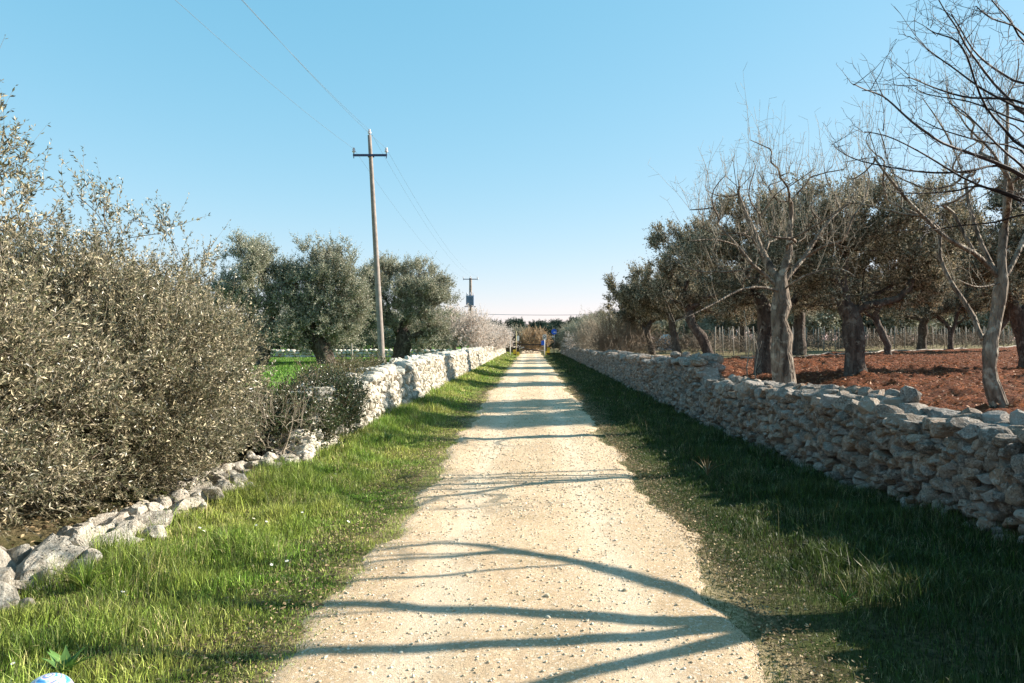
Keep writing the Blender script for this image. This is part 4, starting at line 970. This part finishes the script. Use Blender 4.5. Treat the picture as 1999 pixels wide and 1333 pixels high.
gable(1.6, 2.2, .75, .75, M['plaster'], M['plaster'], t)
t = thing('hut', (at(664, 690, 70)[0], 70, .15), 'small stone hut with blue door beyond the green field', 'hut'); gable(2.2, 2, 1.3, .3, M['stone_l'], M['stake'], t)
t = thing('stake', (at(687, 690, 40)[0], 40, .15), 'thin pale stake standing alone in the green field', 'post'); mb = MB(); mb.tube([(0, 0, -.2), (.02, 0, .7), (-.02, 0, 1.35)], .03, 8); mb.build('shaft', M['stake'], t, True)
# far field wall on the left
o = None
mb = MB(); C = []; Z = []; A = []
x = -30.0
while x < -3.8:
    wd = random.uniform(.3, .6)
    for z in (.1, .35, .58): C.append((x + wd/2, 63 + random.uniform(-.1, .1), .18 + z)); Z.append((wd * 1.15, .5, .32)); A.append((random.uniform(-.2,.2), random.uniform(-.25,.25), 0))
    x += wd
add_stones(mb, C, Z, A, 2)
tag(mb.build('stone_wall', M['stone_l'], None, True), 'far low stone wall across the back of the green field', 'wall')

# ------------------------------------------------------------------ vineyard stakes and vines
mb = MB(); V0 = []
mb.tube([(0, 0, -.3), (.01, 0, .8), (0, .01, 1.75)], [.034, .032, .029], 6)
st0 = mb.build('vineyard_stake', M['stake'], None, True); tag(st0, 'pale upright vineyard stake beyond the red soil', 'stake', 'vineyard stakes beyond the grove')
first = True; stakes = []
for row in range(5):
    for i in range(34):
        px = 1395 + i * 19.5 + row * 7 + random.uniform(-3, 3); y = soil_edge(8) + 8 + (px - 1390) * .030 + row * 5.5
        if random.random() < .12: continue
        x = (px - 1036) / 1444 * y; o = st0 if first else st0.copy()
        if not first: COL.objects.link(o)
        first = False; o.location = (x, y, float(GH(x, y)) - .1); o.rotation_euler = (random.uniform(-.04, .04), random.uniform(-.05, .05), random.uniform(0, 3)); stakes.append((x, y))
mb = MB(); n = 5200; px = rng.uniform(1180, 2080, n); y = 43 + (px - 1390).clip(0) * .030 + rng.integers(0, 5, n) * 5.5 + rng.normal(0, .15, n); x = (px - 1036) / 1444 * y
P = np.stack([x, y, GH(x, y) + rng.uniform(.1, .9, n)], -1); d = norm(rng.normal(size=(n, 3)) * np.array([1, .3, .7]) + np.array([0, 0, .25])); L = rng.uniform(.4, 1.1, (n, 1))
tt = np.linspace(0, 1, 5); Q = P[:, None] + d[:, None] * L[:, None] * tt[None, :, None] + rng.normal(0, .06, (n, 5, 3))
many_tubes(mb, Q, np.full((n, 5), .014), 3)
tag(mb.build('grapevines', M['vine'], None, True), 'tangled leafless grapevines between the stakes', 'vines', kind='stuff')
# pale hose line along the soil edge
xx = np.linspace(9, 40, 80); yy = soil_edge(xx) - 2.2 + .3 * np.sin(xx * .7); mb = MB(); mb.tube(np.stack([xx, yy, sh(xx, yy) + .06], -1), .045, 6)
tag(mb.build('irrigation_hose', M['stake'], None, True), 'pale irrigation hose lying along the far edge of the red soil', 'hose')
# young whips by the right wall
for px, y, lab_ in ((1462, 17, 'thin leafless sapling behind the right wall, the taller of two'), (1478, 17.4, 'thin leafless sapling behind the right wall, the shorter of two')):
    x = (px - 1036) / 1444 * y; H = 1.9 if px < 1470 else 1.5; t = thing('sapling', (x, y, float(GH(x, y))), lab_, 'sapling')
    mb = MB(); mb.tube([(0, 0, -.1), (-.05, 0, H*.3), (.03, 0, H*.6), (-.12, 0, H)], [.016, .013, .01, .005], 6); mb.build('stem', M['twig'], t, True)
    mb = MB()
    for k_ in range(5): z = H * (.35 + .12 * k_); s = (-1)**k_; mb.tube([(0, 0, z), (s*.08, .02, z + .12), (s*.12, .04, z + .28)], [.007, .005, .003], 4)
    mb.build('twigs', M['twig'], t, True)

# ------------------------------------------------------------------ small verge plants, flowers, ball
def strap_plant(loc, label, n, L, wd, m='strap', name='strap_leaf_plant', up=1.0):
    P = np.zeros((n, 3)); a = rng.uniform(0, 2*pi, n); le = rng.uniform(.15, .9, n); V = []; F = []
    for i in range(n):
        d = np.array([cos(a[i]), sin(a[i]), 0]); u = np.array([-sin(a[i]), cos(a[i]), 0]); l = L * rng.uniform(.6, 1.1); b = len(V)
        for j in range(6):
            tq = j / 5; c = d * l * le[i] * tq**1.3 + np.array([0, 0, l * up * (tq - .45 * le[i] * tq**2.2)]); wj = wd * (.6 + .6 * sin(pi * min(1, tq + .15))) * (1 - tq**3) + .001
            V += [c - u * wj / 2, c + np.array([0, 0, -.004]), c + u * wj / 2]
        for j in range(5):
            q = b + j * 3; F += [(q, q+1, q+4, q+3), (q+1, q+2, q+5, q+4)]
    o = np_mesh(name, V, np.array(F), M[m], None, True); o.location = loc; return tag(o, label, 'plant')
strap_plant((-2.25, 11.6, .06), 'dark strap leaved plant at the foot of the sunlit wall', 50, .26, .016)
strap_plant((-2.85, 4.75, .06), 'tuft of long green blades by the low boulders', 34, .30, .009, 'grass_left', 'grass_tuft')
strap_plant((-2.3, 3.65, .04), 'broad leaved green plant at the bottom left corner', 12, .20, .05, 'broad', 'broad_leaf_plant', .8)
strap_plant((2.15, 9.0, .04), 'bleached dry tuft on the right verge near the track', 16, .28, .007, 'dryleaf', 'grass_tuft')
strap_plant((1.95, 4.6, .04), 'short bright tuft lit by the sun at the lower right', 30, .14, .006, 'grass_left', 'grass_tuft')
mb = MB()
for k_ in range(8):
    a = k_ * pi / 4; c = np.array([cos(a), sin(a), 0]); u = np.array([-sin(a), cos(a), 0])
    mb.add([c*.003, c*.010 + u*.005, c*.017 + np.array([0,0,.002]), c*.010 - u*.005], [(0,1,2,3)])
f0 = thing('daisy', (0, 0, 0), 'tiny white daisy among the grass of the left verge', 'flower', 'daisies in the left verge')
mb.build('petals', M['white'], f0); mb = MB(); mb.lathe((0, 0, -.001), [(0, 0), (.005, .001), (.004, .004), (0, .005)], 8); mb.build('centre', M['yellow'], f0)
mb = MB(); mb.tube([(0, 0, -.001), (.01, 0, -.08), (0, 0, -.2)], .0012, 4); mb.build('stem', M['strap'], f0)
spots = [(520,1018),(500,1025),(495,1012),(390,1030),(398,1036),(248,1162),(240,1155),(180,1235),(655,925),(648,932),(505,948),(680,1018),(530,1102),(345,1112),(285,1092),(25,1295),(560,1095),(590,1000)]
for i, (px, py) in enumerate(spots):
    y = (CAM_H - .17) * 1444 / (py - 663); p = at(px, py, y); o = f0 if i == 0 else dup(f0, (0, 0, 0))
    o.location = p; s = random.uniform(.65, 1.0); o.scale = (s, s, s); o.rotation_euler = (random.uniform(.1, .6), random.uniform(-.3, .5), random.uniform(0, 3))
# ball at the lower left
B, F = ICO[4]; m, nt = newmat('ball_pattern'); g = N(nt); v = g.coord(); gr = g.n('ShaderNodeTexWave', wave_type='RINGS', rings_direction='Z'); gr.inputs['Scale'].default_value = 9; gr.inputs['Distortion'].default_value = 6; g.l(v, gr.inputs[0])
c = g.ramp(gr.outputs['Fac'], [(.0, (.05, .25, .55)), (.35, (.25, .55, .75)), (.5, (.8, .82, .82)), (.72, (.8, .82, .82)), (.85, (.65, .15, .35)), (1, (.1, .35, .6))])
c = g.mix(g.ramp(g.noise(v, 16, 2), [(.45, 0.0), (.5, 1.0)]), c, (.78, .80, .82)); g.out(c, .35, None, .5)
o = np_mesh('ball', B * .105, F, m, None, True); o.location = (-2.10, 3.22, .135); tag(o, 'white ball with blue and pink pattern in the grass at the bottom left', 'ball')
print('verts', sum(len(m.vertices) for m in bpy.data.meshes))
